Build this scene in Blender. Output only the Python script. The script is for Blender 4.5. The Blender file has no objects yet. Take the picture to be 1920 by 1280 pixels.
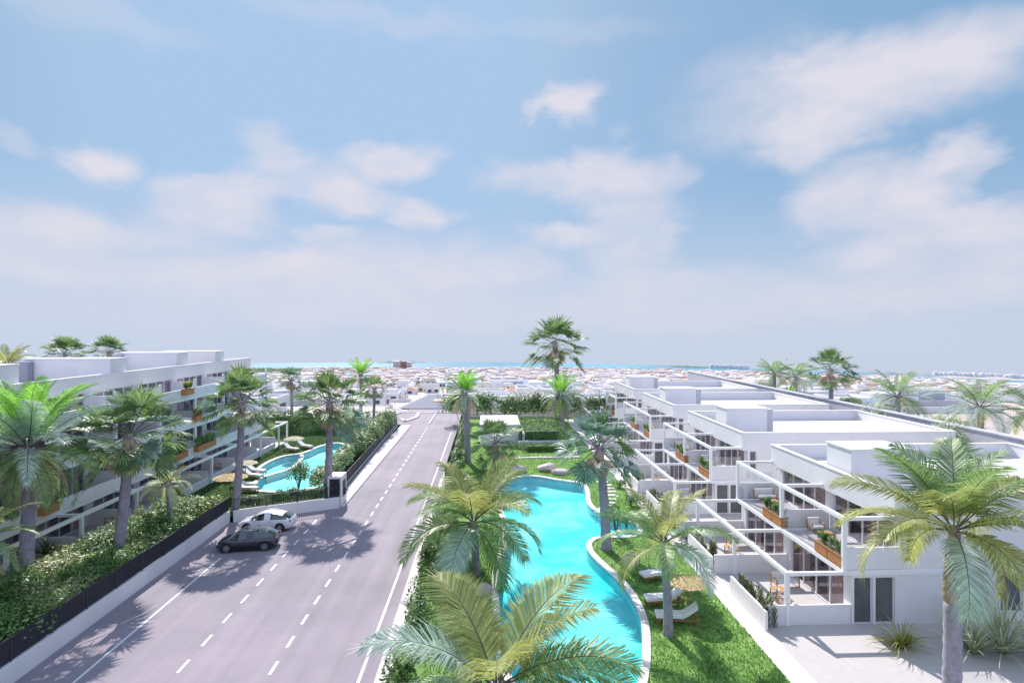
import bpy, bmesh, math, random
from mathutils import Vector, Matrix
C = bpy.context.scene
COL = C.collection
R = math.radians
PI = math.pi
H = 16.5; F = 1100.0; HY = 620.0
YAW = math.atan(43/1100)
SA, CA = math.sin(YAW), math.cos(YAW)

def at(px, py, z=0.0):
    "ground position (height z) that the photograph shows at a pixel"
    t = (H-z)*F/(py-HY)
    lat = (px-960)*t/F
    return (lat*CA+t*SA, t*CA-lat*SA, z)

def fp(px, t):
    lat = (px-960)*t/F
    return (lat*CA+t*SA, t*CA-lat*SA)

# ---------------------------------------------------------------- camera
cam = bpy.data.cameras.new('camera'); co = bpy.data.objects.new('camera', cam)
COL.objects.link(co); C.camera = co
cam.sensor_width = 36; cam.lens = 36*F/1920
cam.shift_y = -20/1920
cam.clip_end = 20000; cam.clip_start = 0.1
co.location = (0, 0, H); co.rotation_euler = (PI/2, 0, -YAW)

# ---------------------------------------------------------------- materials
MATS = {}
def nn(nt, typ, **kw):
    n = nt.nodes.new(typ)
    for k, v in kw.items():
        if k in ('op',): n.operation = v
        elif hasattr(n, k) and not k.startswith('i_'): setattr(n, k, v)
    return n

def mat(name, col, rough=0.7, var=0.12, scale=1.5, bump=0.0, bscale=20, metal=0.0, spec=0.3, hue=None, coat=0.0, rand=0.0):
    if name in MATS: return MATS[name]
    m = bpy.data.materials.new(name); MATS[name] = m; m.use_nodes = True
    nt = m.node_tree; b = nt.nodes['Principled BSDF']
    b.inputs['Roughness'].default_value = rough
    b.inputs['Metallic'].default_value = metal
    b.inputs['Specular IOR Level'].default_value = spec
    b.inputs['Coat Weight'].default_value = coat
    tc = nn(nt, 'ShaderNodeNewGeometry')
    nz = nn(nt, 'ShaderNodeTexNoise'); nz.inputs['Scale'].default_value = scale
    nz.inputs['Detail'].default_value = 6; nz.inputs['Roughness'].default_value = .65
    nt.links.new(tc.outputs['Position'], nz.inputs['Vector'])
    c2 = hue or col
    mx = nn(nt, 'ShaderNodeMix', data_type='RGBA')
    mx.inputs['A'].default_value = (*[min(1, c*(1-var)) for c in col], 1)
    mx.inputs['B'].default_value = (*[min(1, c*(1+var)) for c in c2], 1)
    mr = nn(nt, 'ShaderNodeMapRange'); mr.inputs['From Min'].default_value = .3; mr.inputs['From Max'].default_value = .7
    nt.links.new(nz.outputs['Fac'], mr.inputs['Value']); nt.links.new(mr.outputs['Result'], mx.inputs['Factor'])
    out = mx.outputs['Result']
    if rand:
        oi = nn(nt, 'ShaderNodeNewGeometry')
        hs = nn(nt, 'ShaderNodeHueSaturation')
        m2 = nn(nt, 'ShaderNodeMapRange'); m2.inputs['To Min'].default_value = 1-rand; m2.inputs['To Max'].default_value = 1+rand
        nt.links.new(oi.outputs['Random Per Island'], m2.inputs['Value'])
        nt.links.new(m2.outputs['Result'], hs.inputs['Value']); nt.links.new(out, hs.inputs['Color'])
        out = hs.outputs['Color']
    nt.links.new(out, b.inputs['Base Color'])
    if bump:
        n2 = nn(nt, 'ShaderNodeTexNoise'); n2.inputs['Scale'].default_value = bscale; n2.inputs['Detail'].default_value = 4
        nt.links.new(tc.outputs['Position'], n2.inputs['Vector'])
        bp = nn(nt, 'ShaderNodeBump'); bp.inputs['Strength'].default_value = bump; bp.inputs['Distance'].default_value = .03
        nt.links.new(n2.outputs['Fac'], bp.inputs['Height']); nt.links.new(bp.outputs['Normal'], b.inputs['Normal'])
    return m

def streaks(m, f=.07):
    "long faint wear streaks along the driving direction"
    nt = m.node_tree; b = nt.nodes['Principled BSDF']; src = b.inputs['Base Color'].links[0].from_socket
    g = nn(nt, 'ShaderNodeNewGeometry'); mp = nn(nt, 'ShaderNodeMapping'); mp.inputs['Scale'].default_value = (1.3, .035, 1); nt.links.new(g.outputs['Position'], mp.inputs[0])
    n = nn(nt, 'ShaderNodeTexNoise'); n.inputs['Scale'].default_value = 1; n.inputs['Detail'].default_value = 5; nt.links.new(mp.outputs[0], n.inputs['Vector'])
    r = nn(nt, 'ShaderNodeMapRange'); r.inputs['From Min'].default_value = .35; r.inputs['From Max'].default_value = .65; r.inputs['To Min'].default_value = 1-f; r.inputs['To Max'].default_value = 1+f
    nt.links.new(n.outputs['Fac'], r.inputs['Value']); h = nn(nt, 'ShaderNodeHueSaturation'); nt.links.new(r.outputs[0], h.inputs['Value']); nt.links.new(src, h.inputs['Color']); nt.links.new(h.outputs[0], b.inputs['Base Color'])
def leafmat(name, col, col2, trans=0.35, rough=0.45, spec=0.5, scale=.9):
    m = mat(name, col, rough, .1, scale, hue=col2, spec=spec, rand=.35)
    nt = m.node_tree; b = nt.nodes['Principled BSDF']; out = nt.nodes['Material Output']
    src = b.inputs['Base Color'].links[0].from_socket
    tr = nn(nt, 'ShaderNodeBsdfTranslucent'); nt.links.new(src, tr.inputs['Color'])
    mx = nn(nt, 'ShaderNodeMixShader'); mx.inputs['Fac'].default_value = trans
    nt.links.new(b.outputs[0], mx.inputs[1]); nt.links.new(tr.outputs[0], mx.inputs[2])
    nt.links.new(mx.outputs[0], out.inputs['Surface'])
    return m

WHITE = mat('white_render', (.755,.74,.745), .8, .04, .6, bump=.08, bscale=30)
TRIM = mat('white_trim', (.82,.82,.83), .5, .02, 2)
ROOFW = mat('roof_white', (.66,.635,.645), .85, .06, .35, bump=.1)
FRAME = mat('window_frame', (.72,.72,.74), .4, .02)
DARKF = mat('dark_frame', (.05,.05,.055), .4, .1)
ASPH = mat('asphalt', (.25,.235,.265), .85, .08, .12, bump=.25, bscale=60, hue=(.315,.265,.30))
ASPHD = mat('asphalt_dark', (.16,.17,.22), .85, .10, .35, bump=.25, bscale=60)
PAINT = mat('road_paint', (.70,.68,.70), .7, .10, 8)
KERB = mat('kerb_concrete', (.62,.60,.62), .85, .08, 2, bump=.1)
PAVE = mat('pavement', (.56,.52,.53), .85, .07, 2.5, bump=.12)
PATHM = mat('path_paving', (.68,.60,.60), .85, .06, 1.5, bump=.1)
TILE = mat('terrace_tile', (.50,.47,.46), .6, .06, 3)
STONEC = mat('pool_coping', (.74,.70,.69), .7, .10, 3, bump=.2)
FENCE = mat('fence_metal', (.045,.045,.06), .5, .2, 3)
WOOD = mat('planter_wood', (.50,.23,.085), .6, .18, 5, bump=.1)
WOODD = mat('furniture_wood', (.30,.15,.075), .6, .2, 6)
CUSH = mat('cushion', (.78,.77,.76), .9, .04, 6, bump=.1)
CURT = mat('curtain', (.60,.43,.38), .9, .1, 1.2)
WALLI = mat('interior_wall', (.68,.57,.49), .9, .08, .7)
FLOORI = mat('interior_floor', (.52,.43,.37), .6, .1, 2)
DOORD = mat('door_panel', (.13,.13,.135), .45, .25, .6)
GREYW = mat('grey_wall', (.50,.49,.53), .9, .15, 1.0, bump=.3, bscale=6)
THATCH = mat('thatch', (.62,.47,.25), .9, .25, 14, bump=.8, bscale=40, rand=.2)
THATCHP = mat('thatch_pale', (.66,.58,.40), .9, .2, 10, bump=.8, bscale=40, rand=.2)
ROCK = mat('rock', (.58,.50,.47), .9, .3, 2.5, bump=1, bscale=5)
TRUNK = mat('palm_trunk', (.33,.30,.36), .9, .25, 3, bump=1, bscale=7)
TRUNKT = mat('palm_shaft', (.36,.27,.18), .7, .25, 2, bump=.6, bscale=8)
STEM = mat('woody_stem', (.14,.11,.10), .9, .25, 6, bump=.5)
L_FAN = leafmat('fan_leaf', (.16,.27,.11), (.23,.33,.13), .45)
L_FAN2 = leafmat('fan_leaf_young', (.24,.34,.08), (.30,.39,.10), .45)
L_FANB = leafmat('fan_leaf_blue', (.20,.32,.25), (.26,.38,.28), .4)
L_LIME = leafmat('lime_frond', (.20,.50,.08), (.34,.60,.09), .5)
L_GLAU = leafmat('glaucous_frond', (.42,.56,.46), (.52,.64,.52), .35)
L_OLIV = leafmat('olive_frond', (.36,.40,.12), (.46,.48,.18), .45)
L_GREEN = leafmat('green_frond', (.20,.34,.12), (.30,.42,.16), .45)
L_PINK = leafmat('dry_frond', (.66,.50,.46), (.70,.56,.50), .3, .9, .1)
L_TAN = leafmat('dead_leaf', (.58,.45,.35), (.66,.52,.40), .25, .9, .1)
L_BUSH = leafmat('bush_leaf', (.16,.30,.08), (.26,.42,.14), .4, scale=.5)
L_BUSHD = leafmat('bush_leaf_dark', (.06,.13,.04), (.10,.19,.06), .35, scale=.6)
L_BUSHY = leafmat('bush_leaf_yellow', (.32,.34,.07), (.40,.40,.12), .45)
L_BUSHP = leafmat('bush_leaf_pale', (.46,.52,.32), (.55,.60,.38), .35)
L_CACT = leafmat('succulent_leaf', (.12,.16,.07), (.18,.21,.09), .15)
GRASS = leafmat('grass_blade', (.13,.30,.06), (.21,.39,.09), .45)
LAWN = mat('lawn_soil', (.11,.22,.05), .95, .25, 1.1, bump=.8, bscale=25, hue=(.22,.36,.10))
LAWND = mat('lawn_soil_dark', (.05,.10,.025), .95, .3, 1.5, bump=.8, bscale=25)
EARTH = mat('earth', (.34,.30,.26), .95, .2, .15, bump=.3)

def one_sided(nt, sock):
    "reflectance of a thin sheet: the air side only, so light from below or inside passes"
    g = nn(nt, 'ShaderNodeNewGeometry'); a = nn(nt, 'ShaderNodeMath', operation='SUBTRACT'); a.inputs[0].default_value = 1; nt.links.new(g.outputs['Backfacing'], a.inputs[1])
    m = nn(nt, 'ShaderNodeMath', operation='MULTIPLY'); nt.links.new(a.outputs[0], m.inputs[0]); nt.links.new(sock, m.inputs[1]); return m.outputs[0]
def schlick(nt, f0, nrm=None):
    lw = nn(nt, 'ShaderNodeLayerWeight'); lw.inputs['Blend'].default_value = .5
    if nrm: nt.links.new(nrm, lw.inputs['Normal'])
    p = nn(nt, 'ShaderNodeMath', operation='POWER'); nt.links.new(lw.outputs['Facing'], p.inputs[0]); p.inputs[1].default_value = 5
    m = nn(nt, 'ShaderNodeMath', operation='MULTIPLY_ADD'); nt.links.new(p.outputs[0], m.inputs[0]); m.inputs[1].default_value = 1-f0; m.inputs[2].default_value = f0; return m.outputs[0]
def glassmat(nm='window_glass', tint=(.66,.64,.66,1)):
    m = bpy.data.materials.new(nm); m.use_nodes = True; nt = m.node_tree; nt.nodes.clear()
    out = nn(nt, 'ShaderNodeOutputMaterial'); tr = nn(nt, 'ShaderNodeBsdfTransparent'); tr.inputs[0].default_value = tint
    gl = nn(nt, 'ShaderNodeBsdfGlossy'); gl.inputs['Roughness'].default_value = .03; gl.inputs[0].default_value = (.9,.92,1,1)
    fr = nn(nt, 'ShaderNodeFresnel'); fr.inputs[0].default_value = 1.7
    ad = nn(nt, 'ShaderNodeMath', operation='ADD'); ad.inputs[1].default_value = .06; nt.links.new(fr.outputs[0], ad.inputs[0])
    mx = nn(nt, 'ShaderNodeMixShader'); nt.links.new(schlick(nt, .12), mx.inputs[0]); nt.links.new(tr.outputs[0], mx.inputs[1]); nt.links.new(gl.outputs[0], mx.inputs[2])
    nt.links.new(mx.outputs[0], out.inputs[0]); return m
GLASS = glassmat(); GLASSL = glassmat('pale_glass', (.74,.74,.84,1)); GLASSC = glassmat('clear_glass', (.88,.90,.92,1))

def watermat():
    m = bpy.data.materials.new('pool_water_surface'); m.use_nodes = True; nt = m.node_tree; nt.nodes.clear()
    out = nn(nt, 'ShaderNodeOutputMaterial'); tr = nn(nt, 'ShaderNodeBsdfTransparent'); tr.inputs[0].default_value = (.72,.985,1,1)
    gl = nn(nt, 'ShaderNodeBsdfGlossy'); gl.inputs['Roughness'].default_value = .04
    g = nn(nt, 'ShaderNodeNewGeometry'); w = nn(nt, 'ShaderNodeTexNoise'); w.inputs['Scale'].default_value = 1.1; w.inputs['Detail'].default_value = 5; w.inputs['Distortion'].default_value = .8
    mp = nn(nt, 'ShaderNodeMapping'); mp.inputs['Scale'].default_value = (1,1.6,1); nt.links.new(g.outputs['Position'], mp.inputs[0]); nt.links.new(mp.outputs[0], w.inputs['Vector'])
    bp = nn(nt, 'ShaderNodeBump'); bp.inputs['Strength'].default_value = .55; bp.inputs['Distance'].default_value = .10
    nt.links.new(w.outputs['Fac'], bp.inputs['Height']); nt.links.new(bp.outputs[0], gl.inputs['Normal'])
    fr = nn(nt, 'ShaderNodeFresnel'); fr.inputs[0].default_value = 1.33; nt.links.new(bp.outputs[0], fr.inputs['Normal'])
    mx = nn(nt, 'ShaderNodeMixShader'); nt.links.new(schlick(nt, .02, bp.outputs[0]), mx.inputs[0]); nt.links.new(tr.outputs[0], mx.inputs[1]); nt.links.new(gl.outputs[0], mx.inputs[2])
    nt.links.new(mx.outputs[0], out.inputs[0]); return m
WATER = watermat()

def basinmat():
    m = mat('pool_tiles', (.0,.58,.72), .5, .0, .22)
    nt = m.node_tree; b = nt.nodes['Principled BSDF']
    mx = b.inputs['Base Color'].links[0].from_node
    mx.inputs['A'].default_value = (.01,.60,.64,1); mx.inputs['B'].default_value = (.50,.92,.92,1)
    mr = mx.inputs['Factor'].links[0].from_node; mr.inputs['From Min'].default_value = .42; mr.inputs['From Max'].default_value = .72
    nz = mr.inputs['Value'].links[0].from_node; nz.inputs['Detail'].default_value = 3; nz.inputs['Scale'].default_value = .16
    return m
BASIN = basinmat()

# ---------------------------------------------------------------- mesh builder
class MB:
    def __init__(s): s.v = []; s.f = []; s.m = []
    def quad(s, a, b, c, d, mi=0):
        n = len(s.v); s.v += [a, b, c, d]; s.f.append((n, n+1, n+2, n+3)); s.m.append(mi)
    def tri(s, a, b, c, mi=0):
        n = len(s.v); s.v += [a, b, c]; s.f.append((n, n+1, n+2)); s.m.append(mi)
    def box(s, x0, x1, y0, y1, z0, z1, mi=0, M=None):
        n = len(s.v)
        p = [(x0,y0,z0),(x1,y0,z0),(x1,y1,z0),(x0,y1,z0),(x0,y0,z1),(x1,y0,z1),(x1,y1,z1),(x0,y1,z1)]
        if M is not None: p = [tuple(M @ Vector(q)) for q in p]
        s.v += p
        for q in ((0,3,2,1),(4,5,6,7),(0,1,5,4),(1,2,6,5),(2,3,7,6),(3,0,4,7)):
            s.f.append(tuple(n+i for i in q)); s.m.append(mi)
        return s
    def tube(s, pts, rad, n=8, mi=0, cap=True):
        rings = []
        for i, p in enumerate(pts):
            p = Vector(p)
            a = Vector(pts[max(0, i-1)]); b = Vector(pts[min(len(pts)-1, i+1)])
            d = (b-a)
            if d.length < 1e-9: d = Vector((0,0,1))
            d.normalize()
            u = d.cross(Vector((0,1,0)) if abs(d.y) < .9 else Vector((1,0,0))).normalized(); w = d.cross(u)
            r = rad[i] if isinstance(rad, (list, tuple)) else rad
            k0 = len(s.v); rings.append(k0)
            for j in range(n):
                an = 2*PI*j/n
                s.v.append(tuple(p+u*math.cos(an)*r+w*math.sin(an)*r))
        for i in range(len(pts)-1):
            for j in range(n):
                j2 = (j+1) % n
                s.f.append((rings[i]+j, rings[i]+j2, rings[i+1]+j2, rings[i+1]+j)); s.m.append(mi)
        if cap:
            s.f.append(tuple(rings[0]+j for j in range(n))[::-1]); s.m.append(mi)
            s.f.append(tuple(rings[-1]+j for j in range(n))); s.m.append(mi)
        return s
    def build(s, name, mats, parent=None, loc=None, smooth=False, bevel=0):
        me = bpy.data.meshes.new(name); me.from_pydata(s.v, [], s.f)
        if not isinstance(mats, (list, tuple)): mats = [mats]
        for m in mats: me.materials.append(m)
        if len(mats) > 1: me.polygons.foreach_set('material_index', s.m)
        if smooth: me.polygons.foreach_set('use_smooth', [True]*len(me.polygons))
        me.update()
        o = bpy.data.objects.new(name, me); COL.objects.link(o)
        if parent: o.parent = parent
        if loc: o.location = loc
        if bevel:
            b = o.modifiers.new('bevel', 'BEVEL'); b.width = bevel; b.segments = 2; b.limit_method = 'ANGLE'
        return o

def tag(o, label, cat, group=None):
    o['label'] = label; o['category'] = cat
    if group: o['group'] = group
    return o
def struct(o, kind='structure'):
    o['kind'] = kind; return o
def thing(name, label, cat, loc=(0,0,0), rz=0, group=None):
    o = bpy.data.objects.new(name, None); o.empty_display_size = .2
    COL.objects.link(o); o.location = loc; o.rotation_euler = (0, 0, rz)
    return tag(o, label, cat, group)
def copy_tree(o, parent=None):
    c = o.copy(); COL.objects.link(c); c.parent = parent
    for ch in KIDS(o): copy_tree(ch, c)
    return c
def KIDS(o): return [x for x in o.children]

def poly_sheet(name, outer, holes, z, mat_, thick=0):
    bm = bmesh.new(); es = []
    for loop in [outer]+holes:
        vs = [bm.verts.new((p[0], p[1], z)) for p in loop]
        for i in range(len(vs)): es.append(bm.edges.new((vs[i], vs[(i+1) % len(vs)])))
    bmesh.ops.triangle_fill(bm, use_beauty=True, edges=es)
    for f in bm.faces:
        f.normal_update()
        if f.normal.z < 0: f.normal_flip()
    me = bpy.data.meshes.new(name); bm.to_mesh(me); bm.free(); me.materials.append(mat_)
    o = bpy.data.objects.new(name, me); COL.objects.link(o); return o

def smooth_loop(pts, n=6):
    out = []; N = len(pts)
    for i in range(N):
        p0, p1, p2, p3 = [Vector(pts[(i+k-1) % N][:2]) for k in range(4)]
        for j in range(n):
            t = j/n
            q = .5*((2*p1)+(-p0+p2)*t+(2*p0-5*p1+4*p2-p3)*t*t+(-p0+3*p1-3*p2+p3)*t**3)
            out.append((q.x, q.y))
    return out
def offset_loop(loop, d):
    N = len(loop); area = sum(loop[i][0]*loop[(i+1)%N][1]-loop[(i+1)%N][0]*loop[i][1] for i in range(N))
    sg = 1 if area > 0 else -1; out = []
    for i in range(N):
        a = Vector(loop[i-1]); b = Vector(loop[(i+1) % N]); t = (b-a).normalized()
        out.append((loop[i][0]+sg*t.y*d, loop[i][1]-sg*t.x*d))
    return out
def inside(x, y, loop):
    c = False; N = len(loop); j = N-1
    for i in range(N):
        xi, yi = loop[i][0], loop[i][1]; xj, yj = loop[j][0], loop[j][1]
        if (yi > y) != (yj > y) and x < (xj-xi)*(y-yi)/(yj-yi)+xi: c = not c
        j = i
    return c
def ribbon(name, a, b, z0, z1, mat_, parent=None):
    "solid band between two closed loops with the same number of points"
    mb = MB(); N = len(a)
    for i in range(N):
        j = (i+1) % N
        A, B, A2, B2 = a[i], b[i], a[j], b[j]
        mb.quad((*A, z1), (*B, z1), (*B2, z1), (*A2, z1)); mb.quad((*A, z0), (*A, z1), (*A2, z1), (*A2, z0)); mb.quad((*B, z0), (*B2, z0), (*B2, z1), (*B, z1))
    return mb.build(name, mat_, parent)

# ---------------------------------------------------------------- sky and sun
SUN_AZ = math.atan2(-2.9, 10.7); SUN_EL = R(41)
S = Vector((math.sin(SUN_AZ)*math.cos(SUN_EL), math.cos(SUN_AZ)*math.cos(SUN_EL), math.sin(SUN_EL)))
sl = bpy.data.lights.new('sun', 'SUN'); sl.energy = 4.4; sl.angle = R(.5); sl.color = (1, .94, .90)
so = bpy.data.objects.new('sun', sl); COL.objects.link(so); so.rotation_euler = S.to_track_quat('Z', 'Y').to_euler()
C.view_settings.view_transform = 'Standard'; C.view_settings.look = 'None'; C.view_settings.exposure = 0.56; C.view_settings.gamma = 1

CLOUDS = [ # px, py, rx, ry, density
 (195,302,95,30,.95),(25,262,45,22,.35),(110,425,230,42,.8),(70,470,200,50,.4),
 (425,352,105,34,.85),(400,400,120,42,.8),(505,285,70,34,.6),(560,330,110,45,.5),
 (735,298,95,34,.95),(665,360,90,32,.85),(795,398,66,26,.9),(612,428,62,16,.7),(600,470,90,30,.5),
 (520,492,150,26,.6),(760,490,200,46,.55),(860,520,160,40,.5),(640,540,300,60,.35),
 (1072,195,42,36,.95),(1015,218,40,12,.6),(1165,240,24,22,.25),
 (1130,325,120,42,.85),(1010,335,110,34,.7),(1260,315,46,26,.5),(1060,432,76,24,.9),(1190,400,85,60,.6),(1260,445,40,20,.6),(1170,480,80,34,.6),(980,490,60,36,.45),(1170,545,80,34,.4),
 (1420,190,160,90,.45),(1560,190,150,85,.8),(1740,140,190,70,.85),(1530,250,110,40,.6),(1640,120,260,60,.7),
 (1500,295,80,24,.6),(1620,330,140,34,.55),(1560,390,100,40,.8),(1690,370,110,56,.9),(1780,300,70,46,.85),(1830,340,30,24,.4),
 (1790,420,170,42,.85),(1880,410,80,40,.7),(1620,480,110,40,.75),(1780,500,140,40,.5),(1900,490,100,60,.5),
 (1400,560,400,50,.3),(300,560,500,60,.25),
 (560,525,420,32,.45),(200,500,260,30,.4),(1000,590,520,34,.4),(1250,530,200,26,.35),(1650,555,240,30,.45),(330,450,90,22,.5),(150,20,300,40,.25),(700,40,260,34,.3),(1100,60,160,22,.2)]
def make_world():
    w = bpy.data.worlds.new('World'); C.world = w; w.use_nodes = True; nt = w.node_tree; nt.nodes.clear()
    L = nt.links.new
    out = nn(nt, 'ShaderNodeOutputWorld'); bg = nn(nt, 'ShaderNodeBackground')
    tc = nn(nt, 'ShaderNodeTexCoord')
    # the far horizon of this place lies a little below eye level: lift the lookup so that the pale band reaches it
    ad = nn(nt, 'ShaderNodeVectorMath', operation='ADD'); ad.inputs[1].default_value = (0, 0, .07); L(tc.outputs['Generated'], ad.inputs[0])
    sk = nn(nt, 'ShaderNodeTexSky', sky_type='NISHITA'); sk.sun_disc = False; sk.sun_elevation = SUN_EL; sk.sun_rotation = SUN_AZ
    sk.altitude = 10; sk.air_density = 1.0; sk.dust_density = 1.2; sk.ozone_density = 1.5
    L(ad.outputs[0], sk.inputs[0])
    base = nn(nt, 'ShaderNodeVectorMath', operation='SCALE'); base.inputs['Scale'].default_value = .06; L(sk.outputs[0], base.inputs[0])
    cl = nn(nt, 'ShaderNodeVectorMath', operation='MINIMUM'); cl.inputs[1].default_value = (.40, .46, .60); L(base.outputs[0], cl.inputs[0]); base = cl
    def V(c):
        n = nn(nt, 'ShaderNodeCombineXYZ')
        for i in range(3): n.inputs[i].default_value = c[i]
        return n.outputs[0]
    def math_(op, a, b=None, clamp=False):
        n = nn(nt, 'ShaderNodeMath', operation=op); n.use_clamp = clamp
        for i, x in enumerate((a, b)):
            if x is None: continue
            if isinstance(x, (int, float)): n.inputs[i].default_value = x
            else: L(x, n.inputs[i])
        return n.outputs[0]
    def mixc(f, a, b):
        n = nn(nt, 'ShaderNodeMix', data_type='RGBA'); 
        if isinstance(f, float): n.inputs['Factor'].default_value = f
        else: L(f, n.inputs['Factor'])
        for k, x in (('A', a), ('B', b)):
            if isinstance(x, tuple): n.inputs[k].default_value = (*x, 1)
            else: L(x, n.inputs[k])
        return n.outputs['Result']
    sp = nn(nt, 'ShaderNodeSeparateXYZ'); L(tc.outputs['Generated'], sp.inputs[0])
    az = math_('ARCTAN2', sp.outputs[0], sp.outputs[1]); el = math_('ARCSINE', sp.outputs[2])
    cb = nn(nt, 'ShaderNodeCombineXYZ'); L(az, cb.inputs[0]); L(el, cb.inputs[1])
    n1 = nn(nt, 'ShaderNodeTexNoise'); n1.inputs['Scale'].default_value = 9; n1.inputs['Detail'].default_value = 8; n1.inputs['Roughness'].default_value = .55; n1.inputs['Distortion'].default_value = .3
    mp = nn(nt, 'ShaderNodeMapping'); mp.inputs['Scale'].default_value = (1, 1.7, 1); L(cb.outputs[0], mp.inputs[0]); L(mp.outputs[0], n1.inputs['Vector'])
    off = nn(nt, 'ShaderNodeVectorMath', operation='SUBTRACT'); L(n1.outputs['Color'], off.inputs[0]); off.inputs[1].default_value = (.5, .5, .5)
    of2 = nn(nt, 'ShaderNodeVectorMath', operation='MULTIPLY'); L(off.outputs[0], of2.inputs[0]); of2.inputs[1].default_value = (.15, .085, 0)
    P = nn(nt, 'ShaderNodeVectorMath', operation='ADD'); L(cb.outputs[0], P.inputs[0]); L(of2.outputs[0], P.inputs[1])
    dens = None
    for (px, py, rx, ry, d) in CLOUDS:
        a0 = math.atan((px-960)/F)+YAW; rr = math.hypot(F, px-960); e0 = math.atan((HY-py)/rr)
        sx = (rx*1.15)*F/(rr*rr); sy = (ry*1.25)/rr*math.cos(e0)**2
        s1 = nn(nt, 'ShaderNodeVectorMath', operation='SUBTRACT'); L(P.outputs[0], s1.inputs[0]); s1.inputs[1].default_value = (a0, e0, 0)
        s2 = nn(nt, 'ShaderNodeVectorMath', operation='MULTIPLY'); L(s1.outputs[0], s2.inputs[0]); s2.inputs[1].default_value = (1/sx, 1/sy, 0)
        s3 = nn(nt, 'ShaderNodeVectorMath', operation='LENGTH'); L(s2.outputs[0], s3.inputs[0])
        mr = nn(nt, 'ShaderNodeMapRange', interpolation_type='SMOOTHSTEP'); mr.inputs['From Min'].default_value = 1.25; mr.inputs['From Max'].default_value = .25
        mr.inputs['To Min'].default_value = 0; mr.inputs['To Max'].default_value = d
        L(s3.outputs['Value'], mr.inputs['Value'])
        inv = math_('SUBTRACT', 1.0, mr.outputs['Result'])
        dens = inv if dens is None else math_('MULTIPLY', dens, inv)
    dens = math_('SUBTRACT', 1.0, dens)
    n2 = nn(nt, 'ShaderNodeTexNoise'); n2.inputs['Scale'].default_value = 7; n2.inputs['Detail'].default_value = 9; n2.inputs['Roughness'].default_value = .6
    mp2 = nn(nt, 'ShaderNodeMapping'); mp2.inputs['Scale'].default_value = (1, 2.2, 1); L(cb.outputs[0], mp2.inputs[0]); L(mp2.outputs[0], n2.inputs['Vector'])
    k = math_('ADD', math_('MULTIPLY', n2.outputs['Fac'], 1.5), .22)
    dens = math_('MULTIPLY', dens, k, True)
    # thin veil everywhere else behind and above
    # pale air toward the horizon
    hz = nn(nt, 'ShaderNodeMapRange', interpolation_type='SMOOTHSTEP'); hz.inputs['From Min'].default_value = .26; hz.inputs['From Max'].default_value = -.02; hz.inputs['To Min'].default_value = 0; hz.inputs['To Max'].default_value = .8
    L(el, hz.inputs['Value'])
    col = mixc(.66, base.outputs[0], (.20, .355, .54))
    col = mixc(hz.outputs[0], col, (.425, .46, .555))
    col = mixc(dens, col, (.50, .495, .56))
    # bright bluish cloud added behind and beside the viewer, unseen, to fill the shade
    fw = math_('ADD', math_('MULTIPLY', sp.outputs[0], SA), math_('MULTIPLY', sp.outputs[1], CA))
    back_fill = nn(nt, 'ShaderNodeMapRange', interpolation_type='SMOOTHSTEP'); back_fill.inputs['From Min'].default_value = .60; back_fill.inputs['From Max'].default_value = -.10; back_fill.inputs['To Max'].default_value = .56
    L(fw, back_fill.inputs['Value']); col = mixc(math_('MULTIPLY', back_fill.outputs[0], math_('ADD', n2.outputs['Fac'], .45), True), col, (.62, .68, .98))
    L(col, bg.inputs[0]); bg.inputs[1].default_value = 1.0
    L(bg.outputs[0], out.inputs[0])
    w.cycles.sampling_method = 'MANUAL'; w.cycles.sample_map_resolution = 512
make_world()
# ---------------------------------------------------------------- near ground
def sheet(name, x0, x1, y0, y1, z, m): 
    mb = MB(); mb.quad((x0,y0,z),(x1,y0,z),(x1,y1,z),(x0,y1,z)); return struct(mb.build(name, m))
YE = 104.0
# whole base sheet
sheet('ground', -160, 160, -60, 118, -1.5, EARTH)
streaks(ASPH)
# road: near part with parking bays, narrower beyond
WL = at(436, 979); WR = at(635, 952)
mb = MB()
mb.v = [(-22.4,-40,0),(-5.25,-40,0),(-5.25,YE,0),(-13.6,YE,0),(-13.6,WR[1]+.6,0),(-22.4,WL[1],0)]
mb.f = [(0,1,2,3,4,5)]; mb.m = [0]
struct(mb.build('road', ASPH))
# left footpath strip, kerb
mb = MB(); mb.box(-15.3,-13.75, WR[1]+.3, YE-1, -.2, .13); struct(mb.build('pavement', PAVE), 'structure')
mb = MB(); mb.box(-13.75,-13.55, WR[1]+.3, YE-1, -.2, .14); struct(mb.build('kerb', KERB, bevel=.02))
mb = MB(); mb.box(-5.25,-4.9, 64, YE, -.2, .135); struct(mb.build('kerb', PATHM, bevel=.02))
mb = MB(); mb.box(-5.25,-4.55, -40, 64, -.2, .52); tag(mb.build('garden_wall', PATHM, bevel=.02), 'low broad pinkish wall between the road and the winding pool garden', 'wall')
# markings
mk = MB(); z = .004
def bar(x, y0, y1, w=.14): mk.quad((x-w/2,y0,z),(x+w/2,y0,z),(x+w/2,y1,z),(x-w/2,y1,z))
bar(-6.15, -10, 96, .15); bar(-19.5, 8, 43.5, .15)
y = 2.0
while y < 100:
    bar(-10.55, y, y+1.15, .16); y += 2.42
y = 12.0
while y < 51:
    bar(-15.05, y, y+1.15, .15); y += 2.42
struct(mk.build('road_marking', PAINT))

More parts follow.
